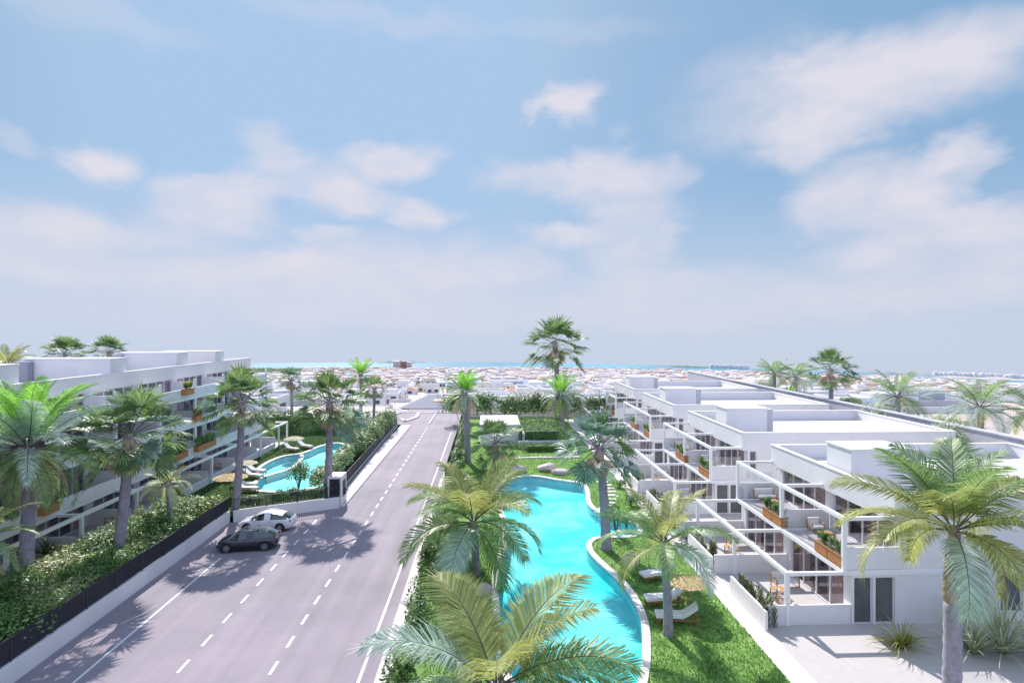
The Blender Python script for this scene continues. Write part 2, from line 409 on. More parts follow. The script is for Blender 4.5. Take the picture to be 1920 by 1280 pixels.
# ---- left lot
lotL = [(-160,-40),(-22.6,-40),(-22.6,WL[1]+.1),(-14.6,WR[1]+.3),(-15.7,YE-1),(-160,YE-1)]
poolL_px = [(497,905),(489,893),(486,884),(493,874),(512,863),(535,855),(562,851),(580,846),(598,838),(612,834),(628,831),(640,832),(650,838),(650,850),(645,866),(636,885),(626,900),(612,909),(595,913),(565,919),(535,922),(505,921),(488,919),(477,914),(482,906),(493,898)]
poolL_px = [(486,884),(493,874),(512,863),(535,855),(562,851),(580,846),(598,838),(612,834),(628,831),(640,832),(650,838),(650,850),(645,866),(636,885),(626,900),(612,909),(595,913),(565,918),(535,921),(505,921),(482,918),(474,911),(487,900),(497,892)]
pl = smooth_loop([at(x, y, .4) for x, y in poolL_px], 4)
# ---- right lot
poolR_px = [(962,898),(985,893),(1012,894),(1040,899),(1068,903),(1090,907),(1098,922),(1099,938),(1108,952),(1130,965),(1160,974),(1188,982),(1196,994),(1186,1003),(1160,1005),(1135,1005),(1113,1008),(1100,1018),(1103,1034),(1122,1055),(1150,1080),(1175,1108),(1193,1140),(1203,1175),(1204,1215),(1200,1260),(1180,1300),(1080,1330),(985,1300),(948,1240),(940,1180),(936,1130),(934,1090),(938,1062),(946,1035),(952,1008),(950,980),(940,950),(935,925),(945,905)]
pr = smooth_loop([at(x, y, .4) for x, y in poolR_px], 4)
lotR = [(-4.9,-40),(44,-40),(44,108),(-4.9,108)]
def make_pool(loop, pname, label, grp, dep=-.45):
    cop = offset_loop(loop, .42)
    root = thing(pname, label, 'pool', (0,0,0))
    ribbon('coping', cop, loop, .2, .47, STONEC, root)
    mb = MB(); N = len(loop)
    for i in range(N):
        j = (i+1) % N
        mb.quad((*loop[i], dep), (*loop[i], .36), (*loop[j], .36), (*loop[j], dep))
    mb.build('basin_wall', BASIN, root)
    b = poly_sheet('basin_floor', loop, [], dep, BASIN); b.parent = root
    w = poly_sheet('water', loop, [], .36, WATER); w.parent = root
    return cop, root
copL, rootL = make_pool(pl, 'swimming_pool', 'curved turquoise pool behind the white wall, on the left of the road', None, -.35)
copR, rootR = make_pool(pr, 'swimming_pool', 'long winding turquoise pool on the lawn, right of the road', None)
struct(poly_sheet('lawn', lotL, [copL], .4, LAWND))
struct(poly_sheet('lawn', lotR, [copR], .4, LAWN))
# the shallow-end divider of the left pool
dv = [at(x, y, .4) for x, y in [(565,851),(566,857),(560,866),(548,875),(530,882),(512,887),(496,892)]]
mb = MB()
for i in range(len(dv)-1):
    a, b = Vector(dv[i][:2]), Vector(dv[i+1][:2]); t = (b-a).normalized(); n = Vector((-t.y, t.x))*.22
    mb.quad((*(a-n), .385), (*(b-n), .385), (*(b+n), .385), (*(a+n), .385)); mb.quad((*(a-n), -.9), (*(b-n), -.9), (*(b-n), .385), (*(a-n), .385))
    mb.quad((*(a+n), -.9), (*(a+n), .385), (*(b+n), .385), (*(b+n), -.9))
mb.build('divider', STONEC, rootL)
# path beside the right buildings, paved strip under them
mb = MB(); mb.box(13.8, 15.0, 14, 106, .3, .42); struct(mb.build('path', PATHM))
mb = MB(); mb.box(15.0, 43.5, 14, 106, .3, .424); struct(mb.build('paving', TILE))
mb = MB(); mb.box(-49, -29.4, -10, 86, .3, .43); struct(mb.build('paving', TILE))

# ---- boundary walls and fences
def fence(name, A, B, z0, z1, wall, label, step=.13, wth=.3, fh=1.15, walls=True):
    "white base wall with a dark bar railing on it, from A to B"
    A = Vector(A[:2]); B = Vector(B[:2]); d = (B-A); L_ = d.length; ang = math.atan2(d.y, d.x)
    M = Matrix.Translation((A.x, A.y, 0)) @ Matrix.Rotation(ang, 4, 'Z')
    root = thing(name, label, 'fence')
    if walls:
        w = MB(); w.box(0, L_, -wth/2, wth/2, z0, z1, M=M); w.build('base_wall', WHITE, root, bevel=.015)
    f = MB(); x = .06
    while x < L_:
        f.box(x-.022, x+.022, -.02, .02, z1+.03, z1+fh, M=M); x += step
    f.box(0, L_, -.028, .028, z1+.05, z1+.10, M=M); f.box(0, L_, -.028, .028, z1+fh-.06, z1+fh-.01, M=M)
    f.build('railing', FENCE, root)
    x = .05
    while x < L_+.1:
        p = MB(); p.box(x-.04, x+.04, -.045, .045, z1, z1+fh+.03, M=M); p.build('post', FENCE, root); x += 2.6
    return root
fence('boundary_fence', (-22.45,-8), (-22.45, WL[1]), -.1, 1.0, 1, 'long dark bar railing on a white wall beside the parking bays', step=.085)
fence('boundary_fence', (WL[0]+.0, WL[1]+.15), (WR[0], WR[1]+.15), -.1, 1.0, 1, 'dark bar railing on the white wall behind the white parked car', step=.16, fh=1.0)
fence('boundary_fence', (-15.0, WR[1]+2.9), (-16.0, YE-1.2), -.1, .45, 1, 'dark bar railing above the left pavement, past the white gate post', step=.085, fh=1.1)
fence('boundary_fence', (-16, YE-1.1), (-48, YE-1.1), -.1, .45, 1, 'dark bar railing closing the far end of the left pool garden', step=.12, fh=1.1)
fence('boundary_fence', (-4.8,64.1), (-4.8, 107.8), -.1, .55, 1, 'dark bar railing on the right edge of the road', step=.085, fh=1.05)
fence('boundary_fence', (-4.8,108), (44, 108), -.1, .9, 1, 'white garden end wall with dark railing beyond the hut', step=.12, fh=.9)

# white gate post block
gx, gy = -14.5, WR[1]+1.3
g = thing('gate_pillar', 'white open box pillar with dark grilles at the corner of the pool garden wall', 'gate pillar', (gx, gy, 0))
m = MB(); m.box(-.65,-.5,-.9,1.1,0,2.6); m.box(.5,.65,-.9,1.1,0,2.6); m.box(-.65,.65,-.9,1.1,2.6,2.8); m.box(-.5,.5,.95,1.09,0,2.6); m.box(-.5,.5,-.89,.95,0,.9)
m.build('frame', WHITE, g, bevel=.02)
m = MB()
for i in range(9): m.box(-.45+i*.1,-.40+i*.1,-.80,-.77,.9,2.6)
m.build('grille', FENCE, g)
m = MB(); m.box(.652,.67,-.45,.7,.8,2.3); m.build('panel', FENCE, g)

# grey retaining wall behind the right buildings
w = MB(); w.box(43.9, 44.6, 18, 128, -1.5, 7.5); w.box(43.8,44.7,17.9,128.1,7.5,7.62)
tag(w.build('retaining_wall', GREYW), 'long rough grey wall running behind the white buildings on the right', 'wall')

# ---------------------------------------------------------------- right apartment buildings
def holes_wall(mb, x0, x1, z0, z1, y0, y1, holes):
    xs = sorted({x0, x1, *[h[0] for h in holes], *[h[1] for h in holes]}); zs = sorted({z0, z1, *[h[2] for h in holes], *[h[3] for h in holes]})
    for i in range(len(xs)-1):
        for j in range(len(zs)-1):
            cx, cz = (xs[i]+xs[i+1])/2, (zs[j]+zs[j+1])/2
            if any(h[0] < cx < h[1] and h[2] < cz < h[3] for h in holes): continue
            mb.box(xs[i], xs[i+1], y0, y1, zs[j], zs[j+1])
def facade_window(root, X, y0, y1, z0, z1, npan, side=-1, pm=None, fm=None, gm=None):
    "sliding glazing in the plane X, panes spread along Y"
    f = MB(); t = .07; e = .05
    f.box(X-e, X+e, y0, y1, z1-t, z1); f.box(X-e, X+e, y0, y1, z0, z0+t)
    n = npan
    for i in range(n+1):
        y = y0+(y1-y0)*i/n
        a, b = (y, y+t) if i == 0 else ((y-t, y) if i == n else (y-t/2, y+t/2))
        f.box(X-e-.004, X+e+.004, a, b, z0+t, z1-t)
    fo = f.build('window', fm or FRAME, root)
    p = MB(); p.quad((X,y0,z0),(X,y1,z0),(X,y1,z1),(X,y0,z1)); p.build('pane', gm or GLASS, fo)
    return fo
def end_window(root, x0, x1, z0, z1, Y, door=False):
    f = MB(); t = .06
    f.box(x0, x1, Y-.02, Y+.08, z1-t, z1); f.box(x0, x1, Y-.02, Y+.08, z0, z0+t)
    f.box(x0, x0+t, Y-.02, Y+.08, z0+t, z1-t); f.box(x1-t, x1, Y-.02, Y+.08, z0+t, z1-t)
    fo = f.build('door' if door else 'window', FRAME, root)
    p = MB(); p.box(x0+t, x1-t, Y+.03, Y+.06, z0+t, z1-t); p.build('door_leaf' if door else 'pane', DOORD, fo)
    return fo
def curtain(root, X, y0, y1, z0, z1, n=None):
    m = MB(); k = max(6, int((y1-y0)/.12)); pts = []
    for i in range(k+1):
        y = y0+(y1-y0)*i/k; pts.append((X+.05*math.sin(i*1.9), y))
    for i in range(k): m.quad((*pts[i], z0), (*pts[i+1], z0), (*pts[i+1], z1), (*pts[i], z1))
    return m.build('curtain', CURT, root, smooth=True)

def right_unit():
    root = thing('apartment_building', 'x', 'building')
    L_ = 14.0
    w = MB()
    holes_wall(w, 19.85, 41.3, .42, 3.12, 0, .25, [(20.0,21.05,.42,2.98),(21.2,22.3,.42,2.98),(28.3,29.6,.9,2.98),(33,35,1.4,2.9)])
    holes_wall(w, 22.75, 41.3, 3.38, 6.0, 0, .25, [(22.95,23.55,4.1,5.9),(25.4,26.2,4.1,5.4),(30,31.6,4.2,5.6),(36,37.5,4.2,5.6)])
    w.box(19.85, 41.3, L_-.25, L_, .42, 3.12); w.box(22.75, 41.3, L_-.25, L_, 3.38, 6.0)
    for z0, z1 in ((.42,3.12),(3.38,6.0)): w.box(41.05, 41.3, .25, L_-.25, z0, z1)
    for (a, b) in ((.25,.75),(6.55,7.45),(13.25,13.75)):
        w.box(19.86, 20.1, a, b, .42, 3.12); w.box(22.76, 23.0, a, b, 3.38, 6.0)
    w.build('wall', WHITE, root)
    s = MB(); s.box(19.38, 41.4, -.03, L_+.03, 3.12, 3.38); s.build('floor_slab', TRIM, root, bevel=.015)
    s = MB(); s.box(19.6, 22.7, .05, L_-.05, 3.384, 3.40); s.build('terrace_floor', TILE, root)
    r = MB(); r.box(22.5, 41.3, .22, L_-.22, 6.0, 6.55); r.build('roof', ROOFW, root)
    q = MB(); q.box(22.25, 22.5, -.06, L_+.06, 5.98, 7.5); q.box(41.3, 41.55, -.06, L_+.06, 5.98, 7.5)
    q.box(22.5, 41.3, -.06, .2, 5.98, 7.497); q.box(22.5, 41.3, L_-.2, L_+.06, 5.98, 7.497)
    q.box(22.2, 22.55, -.11, L_+.11, 7.5, 7.56); q.box(41.25, 41.6, -.11, L_+.11, 7.5, 7.56); q.box(22.55, 41.25, -.11, .25, 7.5, 7.556); q.box(22.55, 41.25, L_-.25, L_+.11, 7.5, 7.556)
    q.build('parapet', WHITE, root)
    b = MB(); b.box(22.75, 26.7, 4.6, 7.3, 6.55, 8.95); b.box(22.68, 26.77, 4.53, 7.37, 8.95, 9.08)
    sb = b.build('stair_box', WHITE, root, bevel=.02)
    b = MB(); b.box(26.78, 27.6, 5.2, 6.9, 6.55, 8.8); b.box(26.74,27.64,5.16,6.94,8.8,8.86); b.build('chimney', GREYW2, root, bevel=.15)
    # pergola and terrace frame
    p = MB(); t = .11
    for y in (t, 7.0, L_-t):
        p.box(19.5-t, 19.5+t, y-t, y+t, 3.38, 6.08); p.box(16.3-t, 16.3+t, y-t, y+t, .42, 3.10)
        p.box(19.5+t, 22.24, y-t+.01, y+t-.01, 6.09, 6.29); p.box(16.3+t, 19.37, y-t+.01, y+t-.01, 3.11, 3.30)
    p.box(19.5-t, 19.5+t, 0, L_, 6.08, 6.30); p.box(16.3-t, 16.3+t, 0, L_, 3.10, 3.32)
    p.build('pergola', TRIM, root, bevel=.01)
    for y in (.12, 7.0, L_-.12):
        d = MB(); d.box(19.62, 22.72, y-.07, y+.07, 3.40, 4.6); d.build('terrace_wall', WHITE, root, bevel=.01)
        d = MB(); d.box(14.95, 19.84, y-.071, y+.071, .42, 1.65 if y > 1 else 1.5); d.build('patio_wall', WHITE, root, bevel=.01)
    for y0 in (-.5, 7.2):
        d = MB(); d.box(14.8, 14.95, y0, y0+4.6, .3, 1.45); d.build('patio_wall', WHITE, root, bevel=.01)
    # glazing
    for (a, b) in ((.78,6.52),(7.48,13.22)):
        facade_window(root, 22.86, a, b, 3.42, 5.98, 4); facade_window(root, 19.98, a, b, .46, 3.1, 4)
        curtain(root, 23.2, a+.1, a+2.6, 3.45, 5.95); curtain(root, 20.3, a+.2, a+2.2, .5, 3.05); curtain(root, 20.32, b-1.5, b-.1, .5, 3.05)
        curtain(root, 23.2, b-1.1, b-.1, 3.45, 5.95)
    i = MB(); i.box(27, 27.1, .3, L_-.3, .43, 3.1); i.box(27, 27.1, .3, L_-.3, 3.39, 5.98); i.box(20.1, 27, 6.95, 7.05, .43, 3.1); i.box(23.0, 27, 6.95, 7.05, 3.41, 5.98)
    i.build('interior_wall', WALLI, root)
    i = MB(); i.box(20.1, 27, .3, 6.9, .425, .44); i.box(20.1,27,7.1,L_-.3,.425,.44); i.box(22.9, 27, .3, 6.9, 3.385, 3.41); i.box(22.9,27,7.1,L_-.3,3.385,3.41)
    i.build('interior_floor', FLOORI, root)
    # glass side screens between terraces
    for y in (.12, 7.0, L_-.12): g = MB(); g.quad((19.65,y,4.6),(22.2,y,4.6),(22.2,y,5.4),(19.65,y,5.4)); g.build('glass_screen', GLASSC, root)
    for a in (.25, 7.15): g = MB(); g.quad((19.45,a,3.4),(19.45,a+6.6,3.4),(19.45,a+6.6,4.4),(19.45,a,4.4)); g.build('glass_railing', GLASSC, root)
    for (x0, x1, z0, z1) in ((20.0,21.05,.42,2.98),(21.2,22.3,.42,2.98)): end_window(root, x0, x1, z0, z1, .12, True)
    for (x0, x1, z0, z1) in ((28.3,29.6,.9,2.98),(33,35,1.4,2.9),(22.95,23.55,4.1,5.9),(25.4,26.2,4.1,5.4),(30,31.6,4.2,5.6),(36,37.5,4.2,5.6)):
        end_window(root, x0, x1, z0, z1, .12)
    l = MB(); l.box(19.6, 19.75, 3.5, 3.62, 2.2, 2.4); l.build('wall_lamp', DARKF, root)
    return root
CHIMD = mat('chimney_dark', (.30,.30,.36), .8, .08, 3)
GREYW2 = mat('chimney_grey', (.5,.5,.54), .8, .08, 3)
U = right_unit()
UY = [31.4, 50.8, 70.2, 89.6]
ul = ['nearest white flat-roofed apartment block on the right, behind the big olive palm', 'second white apartment block on the right, with the widest empty roof terrace in view',
      'third white apartment block on the right, between two lower stepped roofs', 'farthest white apartment block on the right, small beside the distant hedge']
for i, y in enumerate(UY):
    u = U if i == 0 else copy_tree(U)
    u.location = (0, y, 0); u['label'] = ul[i]; u['group'] = 'white apartment blocks right of the pool'

# ---------------------------------------------------------------- left apartment building
def left_building():
    root = thing('apartment_building', 'long white terraced apartment block with stacked balconies on the left', 'building', (0,0,0), 0)
    Y0, Y1 = 2.0, 83.0
    XE, XF = -31.0, -33.2
    BY = []
    y = Y1
    while y > Y0: BY.append(y); y -= 6.6
    BY.append(Y0); BY = BY[::-1]
    lev = [3.4, 6.6, 9.6]
    w = MB(); w.box(-50, -49.8, Y0, Y1, .4, 11.5); w.box(-49.8, XF, Y1-.3, Y1, .4, 11.5); w.box(-49.8, XF, Y0, Y0+.3, .4, 11.5)
    zs = [.42, 3.4, 6.6, 9.6, 11.6]
    for i in range(4):
        for y in BY[1:-1]:
            w.box(XF-.2, XF+.05, y-.45, y+.45, zs[i]+.02, zs[i+1]-.27 if i < 3 else 11.45)
    w.build('wall', WHITE, root)
    s = MB()
    for z in lev: s.box(-49.8, XE, Y0+.02, Y1+.3, z-.25, z)
    s.build('floor_slab', TRIM, root, bevel=.02)
    s = MB(); s.box(-49.8, XF-.3, Y0, Y1, 11.45, 11.8); s.build('roof', ROOFW, root)
    s = MB(); s.box(XF-.3, XF, Y0-.1, Y1+.1, 11.45, 12.7); s.box(-50, XF-.3, Y1-.15, Y1+.1, 11.5, 12.69); s.box(-50.2,-50,Y0,Y1,11.4,12.7)
    s.box(XF-.36, XF+.05, Y0-.15, Y1+.15, 12.7, 12.77)
    s.build('parapet', WHITE, root)
    s = MB()
    for k, z in enumerate(lev):
        h = .95 if k == 2 else .85
        s.box(XE-.16, XE+.01, Y0+.05, Y1+.25, z+.004, z+h)
    s.build('balcony_parapet', WHITE, root, bevel=.01)
    for k, z in enumerate(lev):
        zt = (lev+[11.45])[k+1] if k < 2 else 11.45
        for y in BY:
            s = MB(); s.box(XE-.14, XE+.08, y-.13, y+.13, z+.9, zt-.26 if k < 2 else 11.44); s.build('column', TRIM, root)
    for k, z in enumerate(lev):
        for y in BY[1:-1]:
            s = MB(); s.box(XF+.06, XE-.2, y-.07, y+.07, z+.01, z+1.5); s.build('terrace_wall', WHITE, root)
    # ground level pergola
    s = MB(); t = .12
    s.box(-29.3-t, -29.3+t, Y0, Y1+3.5, 3.12, 3.36)
    for y in BY+[Y1+3.4]:
        s.box(-29.3-t+.01, -29.3+t-.01, y-t, y+t, .42, 3.12); s.box(-30.98, -29.43, y-t, y+t, 3.14, 3.34)
    s.build('pergola', TRIM, root, bevel=.01)
    s = MB(); s.box(-29.75, -29.5, 6, 82, .3, 1.05); s.build('patio_wall', WHITE, root)
    for y in BY: s = MB(); s.box(XF+.1, -29.76, y-.08, y+.08, .42, 1.7); s.build('patio_wall', WHITE, root)
    for k in range(4):
        for i in range(len(BY)-1):
            a, b = BY[i]+.5, BY[i+1]-.5
            if b-a < 2: continue
            zt = zs[k+1]-.28 if k < 3 else 11.44
            facade_window(root, XF-.05, a, b, zs[k]+.03, zt, 4, gm=GLASSL)
            if (i+k) % 3 != 0: curtain(root, XF-.35, a+.1+(i*k % 3)*.7, a+2.2+(i*k % 3)*.7, zs[k]+.04, zt-.02)
            if (i*2+k) % 3 != 1: curtain(root, XF-.36, b-1.2, b-.05, zs[k]+.04, zt-.02)
    i_ = MB()
    for k in range(4):
        i_.box(-38.1, -38, Y0+.4, Y1-.4, zs[k]+.03, (zs[k+1]-.27) if k < 3 else 11.44)
        for y in BY[1:-1]: i_.box(-38, XF-.3, y-.06, y+.06, zs[k]+.03, (zs[k+1]-.27) if k < 3 else 11.44)
    i_.build('interior_wall', mat('interior_grey', (.66,.63,.70), .9, .08, .7), root)
    # roof boxes
    for (pr_, d, wd, top) in ((38,41.9,6.5,14.05),(240,54.4,7.6,13.95),(352,66,6.6,14.05),(422,74.4,6.6,13.9),(-200,33,6.5,14.0)):
        x1 = fp(pr_, d)[0]; x1 = min(x1, -33.6); y = d-1
        b = MB(); b.box(x1-wd, x1, y, y+2.4, 11.8, top); b.box(x1-wd-.06, x1+.06, y-.06, y+2.46, top, top+.1); sb = b.build('stair_box', WHITE, root, bevel=.02)
        b = MB(); b.box(x1-wd+.2, x1-wd+1.1, y-.75, y-.07, 11.8, top-.15); b.build('chimney', CHIMD, root, bevel=.12)
    return root
left_building()
# ---------------------------------------------------------------- vegetation
def V3(*a): return Vector(a)
def feather_frond(mb, base, az, el0, L_, droop, rnd, mi, rmi, wid=.055, ll=.62, n=34, lift=.25, curl=0.0):
    "one pinnate frond: a curved rachis and two rows of narrow leaflets"
    h = V3(math.cos(az), math.sin(az), 0); pts = []; p = Vector(base); el = el0; st = L_/14
    side = V3(-math.sin(az), math.cos(az), 0)
    bend = rnd.uniform(-.015, .015)
    tw = rnd.uniform(-.35, .35)
    for i in range(15):
        pts.append(p.copy()); p = p+(h*math.cos(el)+V3(0,0,math.sin(el))+side*bend*i)*st; el -= droop*(.35+1.3*i/14)/14
    rad = [.035*L_/4*(1-.8*i/14) for i in range(15)]
    mb.tube([tuple(q) for q in pts], rad, 4, rmi, False)
    for k in range(n):
        t = .14+.86*(k+.5)/n; fi = t*14; i = min(13, int(fi)); q = pts[i].lerp(pts[i+1], fi-i)
        tg = (pts[i+1]-pts[i]).normalized(); up = side.cross(tg); 
        if up.z < 0: up = -up
        prof = math.sin(PI*min(1, (t*.93+.04)))**.55
        for s in (-1, 1):
            l = ll*prof*rnd.uniform(.85, 1.1)*(L_/4)**.6
            sd = side*math.cos(tw)*s+up*math.sin(tw)*s
            d = (sd*(1-.35*t)+tg*(.45+.6*t)+up*lift*rnd.uniform(.3, 1.4)).normalized()
            w = tg*wid*(L_/4)**.5*.5
            m1 = q+d*l*.55; d2 = (d+V3(0,0,-.55-curl*rnd.random())).normalized(); e = m1+d2*l*.5
            a = q-w*.6; b = q+w*.6; c1 = m1+w; c2 = m1-w
            mb.quad(tuple(a), tuple(b), tuple(c1), tuple(c2), mi); mb.tri(tuple(c2), tuple(c1), tuple(e), mi)
    # terminal leaflets
    e = pts[-1]; tg = (pts[-1]-pts[-2]).normalized()
    for s in (-.5, 0, .5):
        d = (tg+side*s).normalized(); w = side*wid*.5
        mb.tri(tuple(e-w), tuple(e+w), tuple(e+d*ll*.5*(L_/4)**.6), mi)

def trunk_mesh(mb, base, top, r0, r1, n=14, seg=18, rings=True, rnd=None, bulge=1.12):
    base = Vector(base); top = Vector(top); pts = []; rad = []
    for i in range(seg+1):
        t = i/seg; q = base.lerp(top, t); q.x += math.sin(t*PI)*.10*(top-base).length*.12
        pts.append(tuple(q)); r = r0+(r1-r0)*t
        if t < .15: r *= 1+(bulge-1)*(1-t/.15)**2
        if rings: r *= 1+.055*(1 if i % 2 else -1)
        rad.append(r)
    mb.tube(pts, rad, n)

def feather_palm(name, label, base, top, L_, n=24, seed=1, young='lime', r0=.3, r1=.22, el_lo=-30, el_hi=78, droop=1.5, dead=0, shaft=False, ll=.85, wid=.065, nl=46, mats=None, azs=None, group=None, yf=.3):
    rnd = random.Random(seed)
    root = thing(name, label, 'palm tree', tuple(base), 0, group)
    top = Vector(top)-Vector(base)
    mb = MB()
    if shaft:
        st = top*.72 if not isinstance(shaft, float) else top*shaft
        trunk_mesh(mb, (0,0,-.2), st, r0, r1*1.05, seg=16); mb.build('trunk', TRUNK, root, smooth=True)
        mb = MB(); mb.tube([tuple(st.lerp(top, t)) for t in (-.01, .08, .35, .7, 1.0)], [r1*1.0, r1*1.18, r1*1.12, r1*.9, r1*.5], 14); mb.build('crownshaft', TRUNKT, root, smooth=True)
    else:
        trunk_mesh(mb, (0,0,-.2), top, r0, r1, seg=max(8, int(top.length*3)))
        mb.build('trunk', TRUNK, root, smooth=True)
    ms = mats or {'lime': [L_LIME, L_GLAU, L_GREEN, STEM], 'olive': [L_OLIV, L_GREEN, L_GLAU, STEM]}[young]
    cr = MB()
    for i in range(n):
        t = (i+.5)/n; az = i*2.399+rnd.uniform(-.25, .25)
        if azs: az = azs[i % len(azs)]+rnd.uniform(-.1, .1)
        el = R(el_hi+(el_lo-el_hi)*(t**1.5 if young == 'lime' else t)+rnd.uniform(-5, 5))
        mi = 0 if t < yf else (1 if t < yf+.38 else (2 if young == 'lime' else rnd.choice([0, 1, 2])))
        if t >= yf and rnd.random() < .2: mi = rnd.choice([0, 1, 2])
        Lf = L_*(.80+.2*math.sin(PI*t))*rnd.uniform(.92, 1.06)
        b = top+V3(math.cos(az), math.sin(az), 0)*r1*.5+V3(0,0,-.25*t)
        feather_frond(cr, b, az, el, Lf, droop*rnd.uniform(.8, 1.2)*(.55+.7*t), rnd, mi, 3, wid, ll, nl)
    cr.build('crown', ms, root)
    if dead:
        dd = MB()
        for i in range(dead):
            az = i*2.399+1; feather_frond(dd, top+V3(math.cos(az)*r1*.6, math.sin(az)*r1*.6, -.45), az, R(rnd.uniform(-62, -30)), L_*rnd.uniform(.55, .75), .9, rnd, 0, 1, wid*1.1, ll*.9, nl//2+4)
        dd.build('dead_fronds', [L_PINK, STEM], root)
    return root

def fan_leaf(mb, base, d, pet, rb, rnd, mi, pmi, nseg=30, spread=R(118)):
    d = d.normalized(); e = base+d*pet+V3(0,0,-.06*pet*pet)
    mb.tube([tuple(base), tuple(base.lerp(e, .5)+V3(0,0,.04)), tuple(e)], [.03, .022, .016], 4, pmi, False)
    hz = V3(d.x, d.y, 0)
    if hz.length < .1: hz = V3(math.cos(rnd.random()*6), math.sin(rnd.random()*6), 0)
    side = d.cross(V3(0,0,1))
    if side.length < .1: side = hz.cross(V3(0,0,1))
    side.normalize(); up = side.cross(d).normalized()
    rl = rnd.uniform(-.5, .5); side, up = side*math.cos(rl)+up*math.sin(rl), up*math.cos(rl)-side*math.sin(rl)
    ax = (d*.85+V3(0,0,-.25)).normalized()
    fold = rnd.uniform(.15, .45)
    for k in range(nseg):
        a = -spread+2*spread*k/(nseg-1)+rnd.uniform(-.02, .02)
        dr = (ax*math.cos(a)+side*math.sin(a)+up*fold*(abs(math.sin(a))*.8+(.08 if k % 2 else -.08))).normalized()
        l = rb*(.72+.28*math.cos(a*.6))*rnd.uniform(.88, 1.08)
        w = up.cross(dr); 
        if w.length < .01: continue
        w = w.normalized()*rb*.05
        m1 = e+dr*l*.58; d2 = (dr+V3(0,0,-rnd.uniform(.15, .7))).normalized(); tip = m1+d2*l*.46
        mb.tri(tuple(e), tuple(m1+w), tuple(m1-w), mi); mb.tri(tuple(m1-w), tuple(m1+w), tuple(tip), mi)

def fan_palm(name, label, base, top, Rr, n=26, seed=1, r0=.38, r1=.26, blue=False, skirt=1.0, el_lo=-42, group=None, rb=None, young=2, pinkskirt=False, sparse=None):
    rnd = random.Random(seed); root = thing(name, label, 'palm tree', tuple(base), 0, group)
    top = Vector(top)-Vector(base); mb = MB()
    trunk_mesh(mb, (0,0,-.2), top, r0, r1, seg=max(8, int(top.length*2.5))); mb.build('trunk', TRUNK, root, smooth=True)
    rb = rb or Rr*.43; n = int(n*1.05)
    cr = MB()
    for i in range(n):
        t = (i+.5)/n; az = i*2.399+rnd.uniform(-.3, .3); el = R(84+(el_lo-84)*t**.9+rnd.uniform(-8, 8))
        d = V3(math.cos(az)*math.cos(el), math.sin(az)*math.cos(el), math.sin(el))
        mi = 1 if i < young else (2 if (blue and rnd.random() < .7) or rnd.random() < .25 else 0)
        pet = (Rr-rb*.85)*rnd.uniform(.82, 1.15)*(.9 if t < .15 else 1)
        fan_leaf(cr, top+V3(d.x*.1, d.y*.1, -.1), d, pet, rb*rnd.uniform(.85, 1.12), rnd, mi, 3)
    cr.build('crown', [L_FAN, L_FAN2, L_FANB, STEM], root)
    if skirt:
        dd = MB()
        for i in range(int(16*skirt)):
            az = rnd.random()*2*PI; el = R(rnd.uniform(-80, -50)); d = V3(math.cos(az)*math.cos(el), math.sin(az)*math.cos(el), math.sin(el))
            fan_leaf(dd, top+V3(d.x*.2, d.y*.2, -.25), d, Rr*.25*rnd.uniform(.6, 1.2), rb*rnd.uniform(.6, .95), rnd, 0, 1, 14, R(45))
        dd.build('dead_fronds', [L_PINK if pinkskirt else L_TAN, STEM], root)
        ts = MB(); ts.tube([(top.x, top.y, top.z-1.3), (top.x, top.y, top.z-.5), (top.x, top.y, top.z+.05)], [r1*1.05, r1*1.45, r1*.6], 12); ts.build('leaf_base', L_TAN, root, smooth=True)
    return root

def leaf_blob(mb, c, r, n, rnd, size=.12, mis=(0,), shell=.55, flat=False):
    "n small folded leaves through an uneven ellipsoid"
    lob = [(Vector((rnd.uniform(-1,1), rnd.uniform(-1,1), rnd.uniform(-.3,1))).normalized(), rnd.uniform(.12, .38)) for _ in range(6)]
    for _ in range(n):
        d = Vector((rnd.gauss(0,1), rnd.gauss(0,1), rnd.gauss(0,1))).normalized()
        if d.z < -.35: d.z = -d.z
        k = .78+sum(a*max(0, d.dot(l))**3 for l, a in lob)
        q = (shell+(1-shell)*rnd.random()**.6)*k
        p = Vector((c[0]+d.x*r[0]*q, c[1]+d.y*r[1]*q, c[2]+d.z*r[2]*q))
        if p.z < .1: p.z = .1+rnd.random()*.2
        u = Vector((rnd.gauss(0,1), rnd.gauss(0,1), rnd.gauss(0,.6))).normalized(); w = u.cross(d+Vector((0,0,.3)))
        if w.length < .01: continue
        w.normalize(); s = size*rnd.uniform(.6, 1.3)
        a = p-u*s; b = p+w*s*.42; e = p+u*s; f = p-w*s*.42
        mb.quad(tuple(a), tuple(b), tuple(e), tuple(f), rnd.choice(mis))

def bush(name, label, c, r, n, seed, mats, size=.12, mis=(0,1), cat='bush', group=None, z0=.4, core=True, stems=4):
    rnd = random.Random(seed); root = thing(name, label, cat, (c[0], c[1], z0), 0, group)
    mb = MB(); nb = max(3, int(r[0]*r[1]*1.2)+2)
    for i in range(nb):
        ox, oy = rnd.uniform(-.55, .55)*r[0], rnd.uniform(-.55, .55)*r[1]; k = rnd.uniform(.45, .7)
        leaf_blob(mb, (ox, oy, r[2]*rnd.uniform(.4, .62)), (r[0]*k, r[1]*k, r[2]*rnd.uniform(.42, .6)), n//nb, rnd, size, mis)
    mb.build('foliage', mats, root)
    st = MB()
    for i in range(stems):
        a = rnd.random()*6.28; st.tube([(0,0,-.2), (math.cos(a)*r[0]*.2, math.sin(a)*r[1]*.2, r[2]*.4), (math.cos(a)*r[0]*.4, math.sin(a)*r[1]*.4, r[2]*.85)], [.05,.035,.015], 5)
    st.build('stem', STEM, root)
    return root

